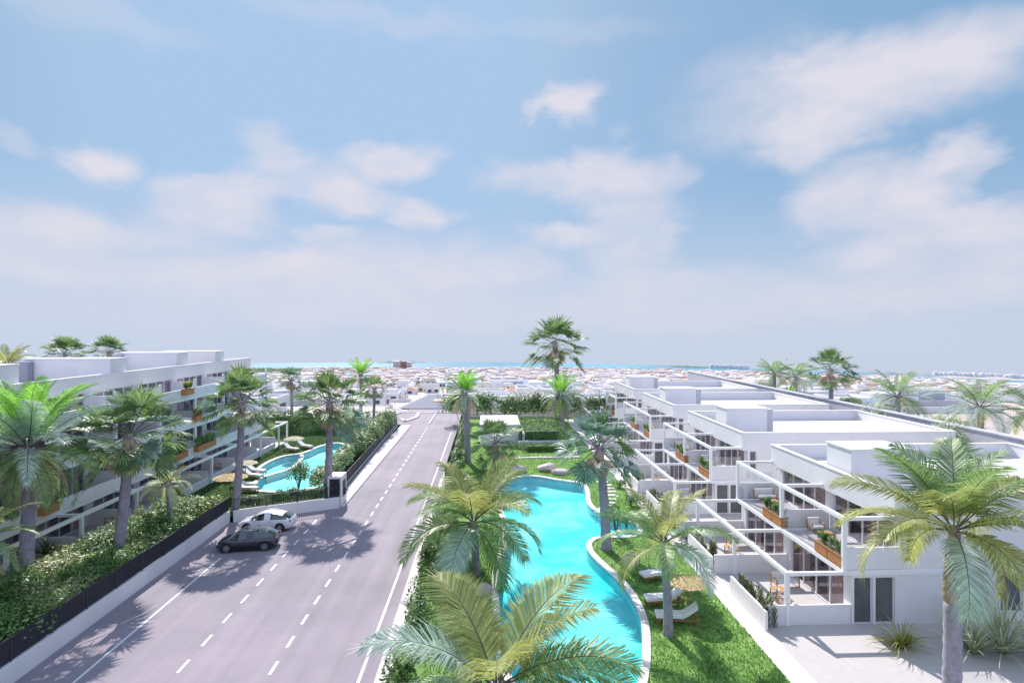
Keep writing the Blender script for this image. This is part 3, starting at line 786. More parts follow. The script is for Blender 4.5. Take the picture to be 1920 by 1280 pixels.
def hedge(name, label, x0, x1, y0, y1, z0, h, dens, seed, mats, mis, size=.13, lump=.35):
    "clipped hedge: leaves spread through a box with a lumpy skin over a dark twig core"
    rnd = random.Random(seed); root = thing(name, label, 'hedge', ((x0+x1)/2, (y0+y1)/2, z0))
    X, Y = (x1-x0)/2, (y1-y0)/2; mb = MB(); n = int(dens*(4*X*Y+2*(X+Y)*2*h))
    ph = [rnd.uniform(0, 6.28) for _ in range(6)]
    for _ in range(n):
        A = [4*X*Y, 4*X*h, 4*Y*h]; q = rnd.random()*sum(A)
        dz = h*rnd.random()
        if q < A[0]: x, y, zz = rnd.uniform(-X, X), rnd.uniform(-Y, Y), h
        elif q < A[0]+A[1]: x, y, zz = rnd.uniform(-X, X), (Y if rnd.random() < .5 else -Y), dz
        else: x, y, zz = (X if rnd.random() < .5 else -X), rnd.uniform(-Y, Y), dz
        lm = lump*(math.sin(x*1.7+ph[0])*math.sin(y*1.3+ph[1])+.5*math.sin(x*4.1+ph[2]+y*3.3))
        if zz == h: zz += lm+rnd.uniform(-.35, .08)
        else:
            kk = 1+ (lm*.5-rnd.random()*.35)/max(min(X, Y), .6)*.6
            if abs(x) == X: x *= kk
            else: y *= kk
            zz *= 1+lm*.15
        p = Vector((x, y, max(zz, .05)))
        u = Vector((rnd.gauss(0,1), rnd.gauss(0,1), rnd.gauss(0,1))).normalized(); w = u.orthogonal().normalized()
        s = size*rnd.uniform(.6, 1.35)
        mb.quad(tuple(p-u*s), tuple(p+w*s*.42), tuple(p+u*s), tuple(p-w*s*.42), rnd.choice(mis))
    mb.build('foliage', mats, root)
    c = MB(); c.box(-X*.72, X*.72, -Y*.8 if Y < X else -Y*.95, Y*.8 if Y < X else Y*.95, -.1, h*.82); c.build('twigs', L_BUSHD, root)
    return root

def spiky(name, label, c, n, l, seed, m, z0=.4, w=.06, el=(30, 85), droop=.5, group=None, cat='plant'):
    rnd = random.Random(seed); mb = MB()
    for i in range(n):
        az = rnd.random()*6.28; e = R(rnd.uniform(*el)); L_ = l*rnd.uniform(.7, 1.1); p = Vector((math.cos(az)*.05, math.sin(az)*.05, 0)); sd = V3(-math.sin(az), math.cos(az), 0)
        pts = [p]
        for k in range(4):
            p = p+(V3(math.cos(az)*math.cos(e), math.sin(az)*math.cos(e), math.sin(e)))*L_/4; e -= droop/4; pts.append(p)
        ws = [w*.7, w, w*.8, w*.45, 0]
        for k in range(3): mb.quad(tuple(pts[k]-sd*ws[k]), tuple(pts[k]+sd*ws[k]), tuple(pts[k+1]+sd*ws[k+1]), tuple(pts[k+1]-sd*ws[k+1]))
        mb.tri(tuple(pts[3]-sd*ws[3]), tuple(pts[3]+sd*ws[3]), tuple(pts[4]))
    o = mb.build(name, m, None, (c[0], c[1], z0)); return tag(o, label, cat, group)

def palm_at(px, py, z, cy, dx=0):
    "base from its pixel; crown top straight up to the pixel row cy, shifted dx pixels sideways"
    x, y, _ = at(px, py, z); t = x*SA+y*CA; s = F/t
    zt = H-(cy-HY)/s
    return (x, y, z), (x+dx/s*CA, y-dx/s*SA, zt)

# fan palms along the left wall and beyond
b, t = palm_at(217, 1058, .4, 815, 26)
fan_palm('fan_palm', 'broad fan palm with tan skirt, in the hedge left of the dark parked car', b, t, 4.0, 34, 11, .39, .29, skirt=1.6)
b, t = palm_at(441, 958, .4, 752, 12)
fan_palm('fan_palm', 'fan palm at the wall corner just behind the two parked cars', b, t, 3.6, 30, 12, .36, .25, skirt=1)
b, t = palm_at(612, 932, .4, 752, 6)
fan_palm('fan_palm', 'fan palm with a thick drooping skirt between left pool and road wall', b, t, 4.0, 32, 13, .39, .26, skirt=2.6)
b, t = palm_at(546, 800, .4, 712, 0)
fan_palm('fan_palm', 'slim upright fan palm far behind the cream parasol', b, t, 2.6, 26, 14, .25, .2, skirt=1, el_lo=-30)
b, t = palm_at(699, 800, .4, 728, 3)
fan_palm('fan_palm', 'small fan palm with pinkish skirt near the far left kerb', b, t, 2.7, 20, 15, .25, .2, skirt=2, pinkskirt=True)
b, t = palm_at(1137, 1030, .4, 838, -14)
fan_palm('fan_palm', 'blue-green fan palm growing at the edge of the winding pool', b, t, 3.3, 34, 16, .40, .27, blue=True, skirt=1.2)
b, t = palm_at(1045, 790, 0, 643, -4)
fan_palm('fan_palm', 'tallest fan palm standing alone against the sky', b, t, 6.4, 30, 17, .5, .42, skirt=1.4, el_lo=-35, young=0)
b, t = palm_at(925, 880, .4, 828, 4)
fan_palm('fan_palm', 'low fan palm in front of the white hut', b, t, 3.5, 22, 18, .22, .18, skirt=1.2, pinkskirt=True)
bx, by = fp(1557, 80)
fan_palm('fan_palm', 'fan palm rising behind the grey wall over the white roofs', (bx, by, 4), (bx, by, H-72*80/F), 3.6, 24, 19, .33, .26, skirt=1)
for i, (px, d, cy, r_) in enumerate([(122,92,672,3.6),(205,92,668,3.2)]):
    bx, by = fp(px, d)
    fan_palm('fan_palm', ['round fan palm crown showing above the roof of the left block', 'spiky fan palm crown showing above the left roof, nearer the middle'][i], (bx, by, 0), (bx, by, H-(cy-HY)*d/F+.6), r_, 24, 30+i, .4, .3, skirt=.5, el_lo=-10)
# feather palms
b, t = palm_at(45, 1112, .4, 838, 8)
feather_palm('date_palm', 'large date palm with lime green upright fronds at the left edge', b, t, 5.2, 50, 21, 'lime', .40, .33, -55, 82, 1.2, dead=9, nl=72, ll=.95, yf=.30, wid=.05)
b, t = palm_at(676, 780, .4, 703, 0)
feather_palm('date_palm', 'lime-topped date palm beyond the left pool, against the sea', b, t, 4.3, 26, 22, 'lime', .32, .28, -40, 80, 1.2, dead=8, yf=.45)
b, t = palm_at(877, 866, .4, 738, -6)
feather_palm('date_palm', 'lime-topped date palm on the right edge of the road', b, t, 3.6, 30, 23, 'lime', .38, .34, -35, 82, 1.2, dead=14, yf=.45)
b, t = palm_at(1054, 812, .4, 742, -3)
feather_palm('date_palm', 'lime-topped date palm beside the clipped hedge block', b, t, 4.6, 32, 24, 'lime', .40, .36, -35, 82, 1.3, dead=14, yf=.4)
b, t = palm_at(655, 848, .4, 790, 4)
feather_palm('date_palm', 'short date palm in the hedge right of the left pool', b, t, 2.6, 22, 25, 'lime', .3, .25, -35, 70, 1.4, dead=6, yf=.1)
b, t = palm_at(318, 1005, .4, 905, -3)
feather_palm('feather_palm', 'small pale palm in the hedge between two tall trunks', b, t, 2.3, 20, 26, 'olive', .22, .18, -35, 70, 1.6, mats=[L_OLIV, L_BUSHP, L_GLAU, STEM])
b, t = palm_at(893, 1078, .4, 975, -6)
feather_palm('feather_palm', 'large olive feather palm between the road and the winding pool', b, t, 5.6, 22, 27, 'olive', .30, .2, -30, 72, 1.5, ll=1.5, nl=84, wid=.07)
bx, by = fp(930, 22.5)
feather_palm('feather_palm', 'nearest feather palm, its crown rising from the bottom edge of the picture', (bx, by, .4), (bx, by, 3.0), 5.9, 15, 28, 'olive', .3, .22, -10, 62, 1.35, ll=1.65, nl=92, wid=.065)
b, t = palm_at(1253, 1190, .4, 1012, -8)
feather_palm('feather_palm', 'feather palm with a slim trunk beside the thatched parasol', b, t, 3.8, 14, 29, 'olive', .27, .19, -8, 72, 1.45, shaft=.75, ll=1.15, nl=72, wid=.062)
bx, by = fp(1780, 24)
feather_palm('feather_palm', 'big green feather palm in front of the nearest white block', (bx, by, .4), (bx+.2, by, H-(985-HY)*24/F), 4.5, 22, 30, 'olive', .36, .3, -20, 82, 1.35, shaft=.62, ll=1.45, nl=84, wid=.06, mats=[L_GREEN, L_OLIV, L_GLAU, STEM])
bx, by = fp(-45, 30)
feather_palm('feather_palm', 'yellow-green feather palm whose fronds reach in at the left edge', (bx, by, .4), (bx, by, H-(1010-HY)*30/F), 3.2, 22, 31, 'olive', .3, .22, -40, 70, 1.5, ll=.6, nl=44)
for i, (px, d, cy, L_, lb) in enumerate([(1683,69,740,4.4,'pale feather palm behind the grey wall, left of the right-hand pair'),(1838,58,760,4.6,'larger feather palm behind the grey wall near the right edge'),
      (1950,56,770,4.2,'feather palm cut by the right edge behind the grey wall'),(1452,100,700,4.0,'bushy feather palm left of the roof-top fan palm'),(1492,98,706,4.0,'bushy feather palm close against the roof-top fan palm')]):
    bx, by = fp(px, d)
    feather_palm('feather_palm', lb, (bx, by, 3), (bx, by, H-(cy-HY)*d/F), L_, 22, 40+i, 'olive', .3, .24, -25, 66, 1.25, ll=1.1, mats=[L_GREEN, L_GLAU, L_OLIV, STEM])
bx, by = fp(12, 62)
feather_palm('feather_palm', 'yellowish palm tuft above the roof at the far left edge', (bx, by, 0), (bx, by, H-(682-HY)*62/F), 3.2, 20, 50, 'olive', .3, .24, -5, 70, 1.2, mats=[L_OLIV, L_BUSHY, L_GREEN, STEM])

# bushes inside the left wall
BM = [L_BUSH, L_BUSHD, L_BUSHP, L_BUSHY]
k = 0; rnd0 = random.Random(5)
where = {0:'nearest the camera', 1:'by the date palm trunk', 2:'between the two tall palms', 3:'by the small pale palm', 4:'behind the corner palm'}
for yy in (14.5, 18.5, 22.5, 26.5, 30.5, 34.5, 38.5, 42.5, 46.5, 50.2):
    for xx in (-24.75, -27.1):
        if yy > 45 and xx < -25: xx = -25.9
        kk = 0 if yy < 25 else 1 if yy < 33 else 2 if yy < 41 else 3 if yy < 47 else 4
        pale = rnd0.random()
        mis = (0,0,1) if pale < .45 else ((0,0,2,1) if pale < .75 else (0,2,2,3) if pale < .9 else (0,3,1))
        bush('bush', 'leafy green bush of the dense row against the dark railing, %s' % where[kk], (xx+rnd0.uniform(-.3,.3), yy+rnd0.uniform(-.4,.4)), (1.95, 2.8, 1.75+rnd0.uniform(-.3,.5)), 4000 if yy > 20 else 3000, 100+k, BM, .125, mis, group='bushes behind the dark railing '+where[kk])
        k += 1
spots = [(265,1012,'yellow'),(330,935,'yellow'),(140,1045,'palm'),(185,1010,'pale'),(75,1050,'dark')]
o = at(268,1005,.4); bush('bush', 'yellow-green shrub standing above the hedge left of the pale small palm', (o[0], o[1]), (.9,.9,1.9), 900, 200, [L_BUSHY, L_BUSH], .1, (0,0,1))
o = at(333,948,.4); bush('bush', 'bright yellow shrub beside the small pale palm', (o[0], o[1]), (.8,.8,2.0), 900, 201, [L_BUSHY, L_BUSH], .1, (0,0,0,1))
o = at(140,1060,.4); spiky('fern_plant', 'low spreading light green frond plant inside the hedge', o, 50, 1.8, 3, L_BUSHY, .9, .09, (15, 80), 1.0)
o = at(85,1052,.4); spiky('agave', 'dark spiky rosette on the patio edge by the date palm trunk', o, 45, 1.3, 4, L_BUSHD, .9, .07, (5, 85), .5)
o = at(560,915,.4); bush('shrub', 'loose leafy shrub in front of the left pool', (o[0], o[1]), (1.5,1.3,2.6), 1100, 202, BM, .13, (0,1,2,0), stems=7)
# low hedge under the railing in front of the left pool
hd = []
for i in range(5):
    f = (i+.5)/5; x = WL[0]+(WR[0]-WL[0])*f; y = WL[1]+(WR[1]-WL[1])*f+2.1
    bush('bush', 'dark low bush behind the railing in front of the left pool', (x, y), (1.5, .75, 1.25), 1300, 210+i, BM, .1, (1,1,0), group='low bushes in front of the left pool')
for i in range(9):
    yy = 60.8+i*4.75
    bush('bush', ('leafy bush between the left pool and the dark railing' if i < 5 else 'leafy bush at the far end of the railing past the left pool'), (-17.0, yy), (1.25 if i < 5 else 1.7, 3.1, 2.1 if i < 5 else 2.7), 3600-i*150, 230+i, BM, .14, (0,1,0,2), group='bushes by the railing, pool side' if i < 5 else 'bushes by the railing, far end')
hedge('hedge', 'dark clipped hedge closing the far end of the left lawn', -37, -19, 93.5, 95.5, .4, 3.1, 14, 7, [L_BUSHD, L_BUSH], (0,0,1), .2)
# right side hedges
for i, (px, w_) in enumerate([(862,40),(915,50),(965,56),(1015,50),(1065,60),(1118,60),(1165,50)]):
    x, y = fp(px, 104)
    bush('tree', ['bushy dark tree nearest the road in the row beyond the white hut','second bushy tree of the row beyond the white hut','third bushy tree of the row, straight above the hut corner','fourth bushy tree of the row, left of the date palm','fifth bushy tree of the row, behind the date palm','sixth bushy tree of the row, left of the far white frames','last bushy tree of the row, at the far white frames'][i],
         (x, y), (3.4, 2.2, 4.6+.3*math.sin(i*2.1)), 3200, 250+i, [L_BUSH, L_BUSHD, L_BUSHP], .2, (0,1,1,0,2), cat='tree', group='bushy trees beyond the hut')
hx0 = at(985,848,.4)[0]; hx1 = at(1062,848,.4)[0]; hy = at(1010,848,.4)[1]
hedge('hedge', 'big clipped leafy hedge block beside the white hut', hx0-.6, hx1+.2, hy+3.5, hy+13, .4, 2.6, 26, 8, [L_BUSHD, L_BUSH, L_BUSHY], (0,0,1,1,1), .15, .25)
hedge('hedge', 'low narrow hedge in front of the big clipped hedge block', hx0-.6, hx1+.2, hy+.2, hy+2.4, .4, .9, 30, 9, [L_BUSHD, L_BUSH], (0,1,1), .13, .1)
mb = MB(); mb.box(hx0-.8, hx1+.3, hy+2.7, hy+2.95, .35, 1.45); tag(mb.build('garden_wall', WHITE, bevel=.01), 'thin low white wall between the two clipped hedges', 'wall')
# hedge strip along the inside of the right railing
for i in range(13):
    yy = 20+i*6.4
    bush('bush', 'dark bush of the strip inside the right-hand railing' , (-3.9, yy), (.75, 3.4, 1.7), 1500, 270+i, [L_BUSHD, L_BUSH, L_BUSHP], .12, (0,0,1), group='bushes inside the right railing')
# bushes on the paved edge by the right path
for i, (px, py, s_, n_, m_) in enumerate([(1185,948,1.3,900,(0,1)),(1190,905,1.2,700,(0,3)),(1160,915,.9,500,(0,1)),(1205,985,1.0,600,(0,2)),(1175,985,.8,500,(0,1)),(1288,1010,1.1,700,(0,1))]):
    o = at(px, py, .4)
    bush('bush', ['green bush right of the stepping stones','yellowish bush on the path edge above the stones','small bush left of the far path','bush on the path edge just past the pool bay','low bush on the lawn beside the pool bay','bush at the foot of the patio wall behind the slim palm'][i], (o[0], o[1]), (s_, s_, s_*.9), n_, 290+i, BM, .1, m_)
o = at(1118,985,.4); bush('shrub', 'loose leafy shrub with bare stems at the pool edge by the fan palm', (o[0]+1.2, o[1]-2.2), (1.3,1.3,2.6), 420, 299, BM, .13, (0,1), stems=9)

# spiky succulents in the patios
k = 0
for j, y0 in enumerate(UY):
    for (xx, dy) in ((15.25,.2),(15.3,1.5),(15.25,2.9),(15.3,8.2),(15.25,9.8)):
        if j > 2: continue
        rnd = random.Random(400+k); mb = MB()
        for q in range(9):
            hh = rnd.uniform(.9, 1.7); ox, oy = rnd.uniform(-.3,.3), rnd.uniform(-.5,.5)
            for s_ in range(int(hh/.11)):
                z_ = s_*.11
                for a in range(5):
                    an = a*1.256+s_*.9; d = V3(math.cos(an), math.sin(an), .9).normalized(); p = V3(ox, oy, z_); w_ = V3(-math.sin(an), math.cos(an), 0)*.045
                    mb.quad(tuple(p), tuple(p+d*.14+w_), tuple(p+d*.27), tuple(p+d*.14-w_))
        o = mb.build('succulent', L_CACT, None, (xx, y0+dy, .42))
        tag(o, 'upright olive succulent clump inside the patio wall of the %s white block' % ['nearest','second','third'][j], 'plant', 'succulents behind the patio wall of the %s block' % ['nearest','second','third'][j]); k += 1
o = at(1690,1215,.4); spiky('spiky_plant', 'arching green plant by the dark doors at the bottom right', (o[0], o[1]), 90, 2.0, 61, L_BUSHY, .4, .035, (20, 85), 1.2)
for i, (px, py, l_) in enumerate([(1825,1225,2.5),(1880,1225,3.6),(1945,1235,3.2)]):
    o = at(px, py, .4); spiky('spiky_plant', ['shorter pale spiky plant right of the big palm trunk','tall pale spiky plant near the bottom right corner','spiky plant cut by the right edge'][i], (o[0], o[1]), 110, l_, 62+i, L_BUSHP, .4, .045, (25, 88), .7)
bx, by = fp(1480, 92); spiky('agave', 'bright green agave tuft beyond the white roofs', (bx, by), 60, 3.2, 70, L_LIME, 5.0, .22, (15, 88), .4)
for i, (px, d, s_) in enumerate([(1645,70,2.6),(1660,66,2.2),(1800,56,2.8),(1778,60,2.2),(1425,104,2.6),(1600,80,1.8)]):
    bx, by = fp(px, d); mb = MB(); rnd = random.Random(500+i)
    bush('bush', ['pale feathery bush along the grey wall, under the left palm','pale bush touching the trunk of the left feather palm','pale feathery bush under the larger right palm','small pale bush left of the larger right palm','white-green bush at the far end of the grey wall','small pale bush right of the roof-top fan palm'][i], (bx, by), (s_, s_, s_*.8), 1500, 500+i, [L_GLAU, L_BUSHP, L_OLIV], .16, (0,0,1,2), z0=7.0-s_*.6)

# lawns: short blades
def grass(name, region, n, seed, m, h=.09):
    rnd = random.Random(seed); mb = MB()
    for _ in range(n):
        q = region(rnd)
        if not q: continue
        x, y = q; a = rnd.random()*6.28; hh = h*rnd.uniform(.5, 1.5); w = .02+.02*rnd.random()
        dx, dy = math.cos(a)*w, math.sin(a)*w
        mb.tri((x-dx, y-dy, .4), (x+dx, y+dy, .4), (x+rnd.uniform(-.05,.05), y+rnd.uniform(-.05,.05), .4+hh))
    return struct(mb.build(name, m), 'stuff')
def regR(rnd):
    y = 22+60*rnd.random()**1.5; x = rnd.uniform(-3.2, 13.8)
    return None if inside(x, y, copR) else (x, y)
def regL(rnd):
    y = rnd.uniform(53, 93); x = rnd.uniform(-29.3, -16)
    if y < WL[1]+(x-WL[0])*(WR[1]-WL[1])/(WR[0]-WL[0])+.6: return None
    return None if inside(x, y, copL) else (x, y)
grass('grass', regR, 90000, 1, GRASS, .11)
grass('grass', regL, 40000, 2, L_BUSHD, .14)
# ---------------------------------------------------------------- furniture and small things
def lounger(label, x, y, rz, group, z=.4):
    root = thing('sun_lounger', label, 'sun lounger', (x, y, z), rz, group)
    f = MB(); f.box(-1.0,1.0,-.36,-.30,.22,.30); f.box(-1.0,1.0,.30,.36,.22,.30); f.box(-1.0,-.94,-.3,.3,.22,.30); f.box(.94,1.0,-.3,.3,.22,.30); f.box(.2,.26,-.3,.3,.22,.3)
    f.build('frame', WOODD, root, bevel=.008)
    for sx in (-.9,.9):
        for sy in (-.33,.33):
            l = MB(); l.box(sx-.04, sx+.04, sy-.035, sy+.035, 0, .219); l.build('leg', WOODD, root)
    def pad(pts, w, th, nm):
        m = MB(); n = len(pts)
        for i, (px, pz) in enumerate(pts):
            for s in (-1, 1):
                m.v += [(px, s*w, pz), (px, s*(w-.04), pz+th)]
        for i in range(n-1):
            a, b = i*4, (i+1)*4
            for q in ((a+1,b+1,b+3,a+3),(a,a+2,b+2,b),(a,b,b+1,a+1),(a+2,a+3,b+3,b+2)): m.f.append(q); m.m.append(0)
        for a in (0, (n-1)*4): m.f.append((a, a+1, a+3, a+2)); m.m.append(0)
        return m.build(nm, CUSH, root, bevel=.03)
    pad([(-1.02,.31),(-.35,.33),(.28,.31)], .33, .17, 'mattress')
    pad([(.28,.31),(.62,.52),(.98,.78)], .33, .17, 'back_cushion')
    root.scale = (1.12, 1.15, 1.12)
    b = MB(); b.tube([(.7,-.3,.3),(.82,-.3,.62)], .02, 5); b.tube([(.7,.3,.3),(.82,.3,.62)], .02, 5); b.build('back_support', WOODD, root)
    return root
def parasol(label, x, y, r, h, m, group=None, z=.4, seed=1, cat='parasol'):
    rnd = random.Random(seed); root = thing('thatched_parasol', label, cat, (x, y, z), 0, group)
    p = MB(); p.tube([(0,0,-.2),(0,0,h+.05)], .045, 10); p.build('pole', WOODD, root)
    c = MB(); rings = 5; ch = r*.30
    for k in range(rings):
        r0 = r*(k/rings)*.98; r1 = r*((k+1.25)/rings); r1 = min(r1, r*1.03); z0 = h-(ch*(k/rings)**1.7)+.05; z1 = z0-ch/rings*1.35-.02
        n = 90
        for j in range(n):
            a = 2*PI*j/n+rnd.uniform(-.02,.02); w = 2*PI/n*.75; rr = r1*rnd.uniform(.96, 1.04)
            zz = z1+rnd.uniform(-.03,.03)
            c.quad((math.cos(a-w)*r0, math.sin(a-w)*r0, z0), (math.cos(a+w)*r0, math.sin(a+w)*r0, z0), (math.cos(a+w)*rr, math.sin(a+w)*rr, zz), (math.cos(a-w)*rr, math.sin(a-w)*rr, zz))
    c.build('canopy', m, root)
    s = MB()
    for j in range(8):
        a = j*PI/4; s.tube([(0,0,h-.05), (math.cos(a)*r*.9, math.sin(a)*r*.9, h-ch*.95-.05)], .015, 4)
    s.build('ribs', WOODD, root)
    return root
o = at(1290,1098,2.0); parasol('golden thatched parasol with ringed top over the two right-hand loungers', o[0], o[1], 1.08, 2.1, THATCH, seed=1)
for i, (px, py, r, m, lb) in enumerate([(551,822,1.25,THATCHP,'cream parasol at the far end of the left lawn'),(460,868,1.2,THATCHP,'cream parasol half hidden by the corner palm trunk'),(432,893,1.5,THATCH,'wide tan parasol left of the corner palm trunk')]):
    o = at(px, py, 2.4); parasol(lb, o[0], o[1], r, 2.3, m, seed=2+i)
for (px, py, rz, lb) in ((1232,1085,.25,'white lounger half hidden behind the slim palm trunk'),(1245,1132,.05,'white lounger right under the thatched parasol'),(1268,1166,-.12,'white lounger at the bottom of the picture, right of the palm trunk'),
        ):
    o = at(px, py, .4); lounger(lb, o[0], o[1], rz, 'white sun loungers on the right lawn')
for (px, py, rz, lb) in ((546,846,PI-.5,'lounger left of the pair by the far cream parasol'),(572,841,PI-.5,'lounger right of the pair by the far cream parasol'),(480,888,PI-.3,'farther lounger beside the pool divider'),(474,897,PI-.3,'nearer lounger beside the pool divider'),
        (462,914,PI-.1,'farther lounger just right of the corner palm trunk'),(462,922,PI-.1,'nearest lounger just right of the corner palm trunk')):
    o = at(px, py, .4); lounger(lb, o[0], o[1], rz, 'sun loungers by the left pool')

def rock(name, label, x, y, r, seed, z=.4, group=None):
    rnd = random.Random(seed); bm = bmesh.new(); bmesh.ops.create_icosphere(bm, subdivisions=3, radius=1)
    dirs = [(Vector((rnd.gauss(0,1), rnd.gauss(0,1), rnd.gauss(0,1))).normalized(), rnd.uniform(.55, .9)) for _ in range(11)]
    for v in bm.verts:
        for d, k in dirs:
            q = v.co.dot(d)
            if q > k: v.co -= d*(q-k)
        v.co = Vector((v.co.x*r[0], v.co.y*r[1], v.co.z*r[2]+r[2]*.35))
    me = bpy.data.meshes.new(name); bm.to_mesh(me); bm.free(); me.materials.append(ROCK)
    o = bpy.data.objects.new(name, me); COL.objects.link(o); o.location = (x, y, z); return tag(o, label, 'rock', group)
for i, (px, py, r, lb) in enumerate([(974,884,(1.1,.8,.8),'pale boulder at the far left tip of the winding pool'),(1024,882,(1.2,.8,.75),'angular white-topped boulder on the far lawn'),(1052,888,(1.1,.7,.6),'low dark boulder beside the white-topped one'),
      (903,1112,(.8,.7,.5),'tan boulder at the foot of the large olive palm'),(1183,1058,(.8,.6,.6),'pale boulder hidden beneath the slim palm fronds')]):
    o = at(px, py, .4); rock('boulder', lb, o[0], o[1], r, 20+i)
# stepping stones: each a slab of its own
st = [(1130,903),(1136,909),(1141,915),(1144,921),(1144,928),(1143,935),(1141,942),(1138,948),(1135,954),(1138,960),(1147,962),(1157,963),(1166,966)]
for i, (px, py) in enumerate(st):
    o = at(px, py, .43); m = MB(); m.box(-.62,.62,-.28,.28,-.1,.04)
    q = m.build('stepping_stone', STONEC, None, (o[0], o[1], .42), bevel=.02); q.rotation_euler = (0,0,(-.1,.05,.15,.1,.05,-.1,-.2,-.25,-.3,-.5,-.9,-1.2,-.9)[i])
    tag(q, 'pale flat slab of the stepping-stone path curving beside the winding pool', 'stepping stone', 'stepping stones by the winding pool')
# low stone edging on the far lawn
o0 = at(955,860,.4); o1 = at(1075,860,.4); m = MB(); rnd = random.Random(3); x = o0[0]
while x < o1[0]:
    w_ = rnd.uniform(.5, 1.1); m.box(x, x+w_-.06, o0[1]+rnd.uniform(-.1,.1), o0[1]+.42, .35, .5+rnd.uniform(0,.12)); x += w_
tag(m.build('stone_edging', STONEC, bevel=.03), 'low row of pale stones across the far lawn', 'edging')

# hut
a = at(901,835,.4); b_ = at(974,835,.4); hy0 = a[1]; m = MB()
hutw = b_[0]-a[0]
hut = thing('garden_hut', 'small plain white flat-roofed hut with a white side wall beyond the far lawn', 'hut', (a[0], hy0, .4))
m.box(0, hutw, 0, 9.0, -.1, 2.75); m.build('wall', WHITE, hut); m = MB(); m.box(-.12, hutw+.12, -.12, 9.12, 2.75, 2.95); m.build('roof', WHITE, hut, bevel=.02)
m = MB(); m.box(hutw+.4, hutw+.7, -1.2, 9.5, -.1, 1.9); m.build('side_wall', WHITE, hut, bevel=.02)
m = MB(); m.box(.5, 1.4, -.05, .03, .0, 2.1); m.build('door', TRIM, hut)

# planters
def planter(label, x, y, z, L_, group, seed, mats=(None,), along='y', pm=None):
    rnd = random.Random(seed); root = thing('planter', label, 'planter', (x, y, z), 0 if along == 'y' else PI/2, group)
    m = MB(); m.box(-.24,.24,-L_/2,L_/2,.03,.62); m.build('box', WOOD, root, bevel=.01)
    m = MB()
    for k in (.15,.34,.5): m.box(-.249,.249,-L_/2-.009,L_/2+.009,k-.006,k+.006)
    m.box(-.27,.27,-L_/2-.03,L_/2+.03,.62,.66); m.build('trim', WOODD, root)
    f = MB()
    for q in range(int(L_*7)):
        cy = rnd.uniform(-L_/2+.1, L_/2-.1); hh = rnd.uniform(.45, 1.0)
        for _ in range(16):
            a_ = rnd.random()*6.28; d = V3(math.cos(a_)*.5, math.sin(a_)*.5, rnd.uniform(.6, 1.6)).normalized(); p = V3(rnd.uniform(-.1,.1), cy, .62+hh*rnd.random()*.6); w_ = d.orthogonal().normalized()*.035
            f.quad(tuple(p), tuple(p+d*.26+w_*1.7), tuple(p+d*.52), tuple(p+d*.26-w_*1.7), rnd.choice((0,1,0)))
    f.build('plant', [pm or L_BUSH, L_BUSHD], root)
    return root
ords = ['nearest', 'second', 'third', 'farthest']
for j, y0 in enumerate(UY):
    for bay in (0, 1):
        for q in (0, 1):
            yy = y0+bay*7+ (.85 if bay == 0 else .5) + q*1.36
            planter('%s orange planter of the pair on the %s terrace of the %s right-hand block' % (('nearer','farther')[q], ('near','far')[bay], ords[j]), 19.62, yy, 3.40, 1.28, 'orange planters on the right-hand terraces', 700+j*10+bay*3+q)
def bench(label, x, y, z, rz, w=.75, group=None, name='armchair', cat='armchair'):
    root = thing(name, label, cat, (x, y, z), rz, group)
    for sx in (-w/2, w/2):
        m = MB(); m.box(sx-.03, sx+.03, -.36, -.30, 0, .6); m.box(sx-.03, sx+.03, .30, .36, 0, .75); m.box(sx-.035, sx+.035, -.38, .38, .6, .64); m.box(sx-.025,sx+.025,-.3,.3,.26,.31); m.build('side_frame', WOODT, root)
    m = MB(); m.box(-w/2+.04, w/2-.04, -.34, .32, .31, .46); m.build('seat', CUSH, root, bevel=.03)
    m = MB(); m.box(-w/2+.04, w/2-.04, .2, .34, .46, .86, M=Matrix.Translation((0,0,0))); m.build('backrest', CUSH, root, bevel=.03)
    m = MB()
    for k in range(4): m.box(-w/2, w/2, .345, .37, .5+k*.1, .54+k*.1)
    m.build('slats', WOODT, root)
    return root
WOODT = mat('teak', (.45,.27,.13), .6, .15, 5)
def low_table(label, x, y, z, group=None):
    root = thing('low_table', label, 'table', (x, y, z), 0, group)
    m = MB(); m.box(-.4,.4,-.4,.4,.36,.41); m.build('tabletop', WOODT, root, bevel=.01)
    for sx in (-.34,.34):
        for sy in (-.34,.34):
            m = MB(); m.box(sx-.03,sx+.03,sy-.03,sy+.03,0,.36); m.build('leg', WOODT, root)
for j, y0 in enumerate(UY[:3]):
    n_ = ords[j]
    for bay in (0, 1):
        b_ = ('near','far')[bay]
        bench('wooden terrace sofa with pale cushions on the %s upper terrace of the %s right-hand block' % (b_, n_), 21.3, y0+bay*7+6.1 , 3.41, 0, 1.5 if bay else .8, 'terrace seats of the right-hand blocks', 'sofa' if bay else 'armchair', 'sofa' if bay else 'armchair')
        low_table('low wooden table on the %s upper terrace of the %s right-hand block' % (b_, n_), 21.2, y0+bay*7+4.7, 3.41, 'low tables on the right-hand terraces')
        bench('wooden armchair on the %s ground patio of the %s right-hand block' % (b_, n_), 17.2, y0+bay*7+2.2, .43, 1.2, .8, 'patio armchairs of the right-hand blocks')
        bench('wooden sofa on the %s ground patio of the %s right-hand block' % (b_, n_), 18.6, y0+bay*7+4.8, .43, .1, 1.5, 'patio sofas of the right-hand blocks', 'sofa', 'sofa')
        low_table('low wooden table on the %s ground patio of the %s right-hand block' % (b_, n_), 17.6, y0+bay*7+3.6, .43, 'low tables on the ground patios')
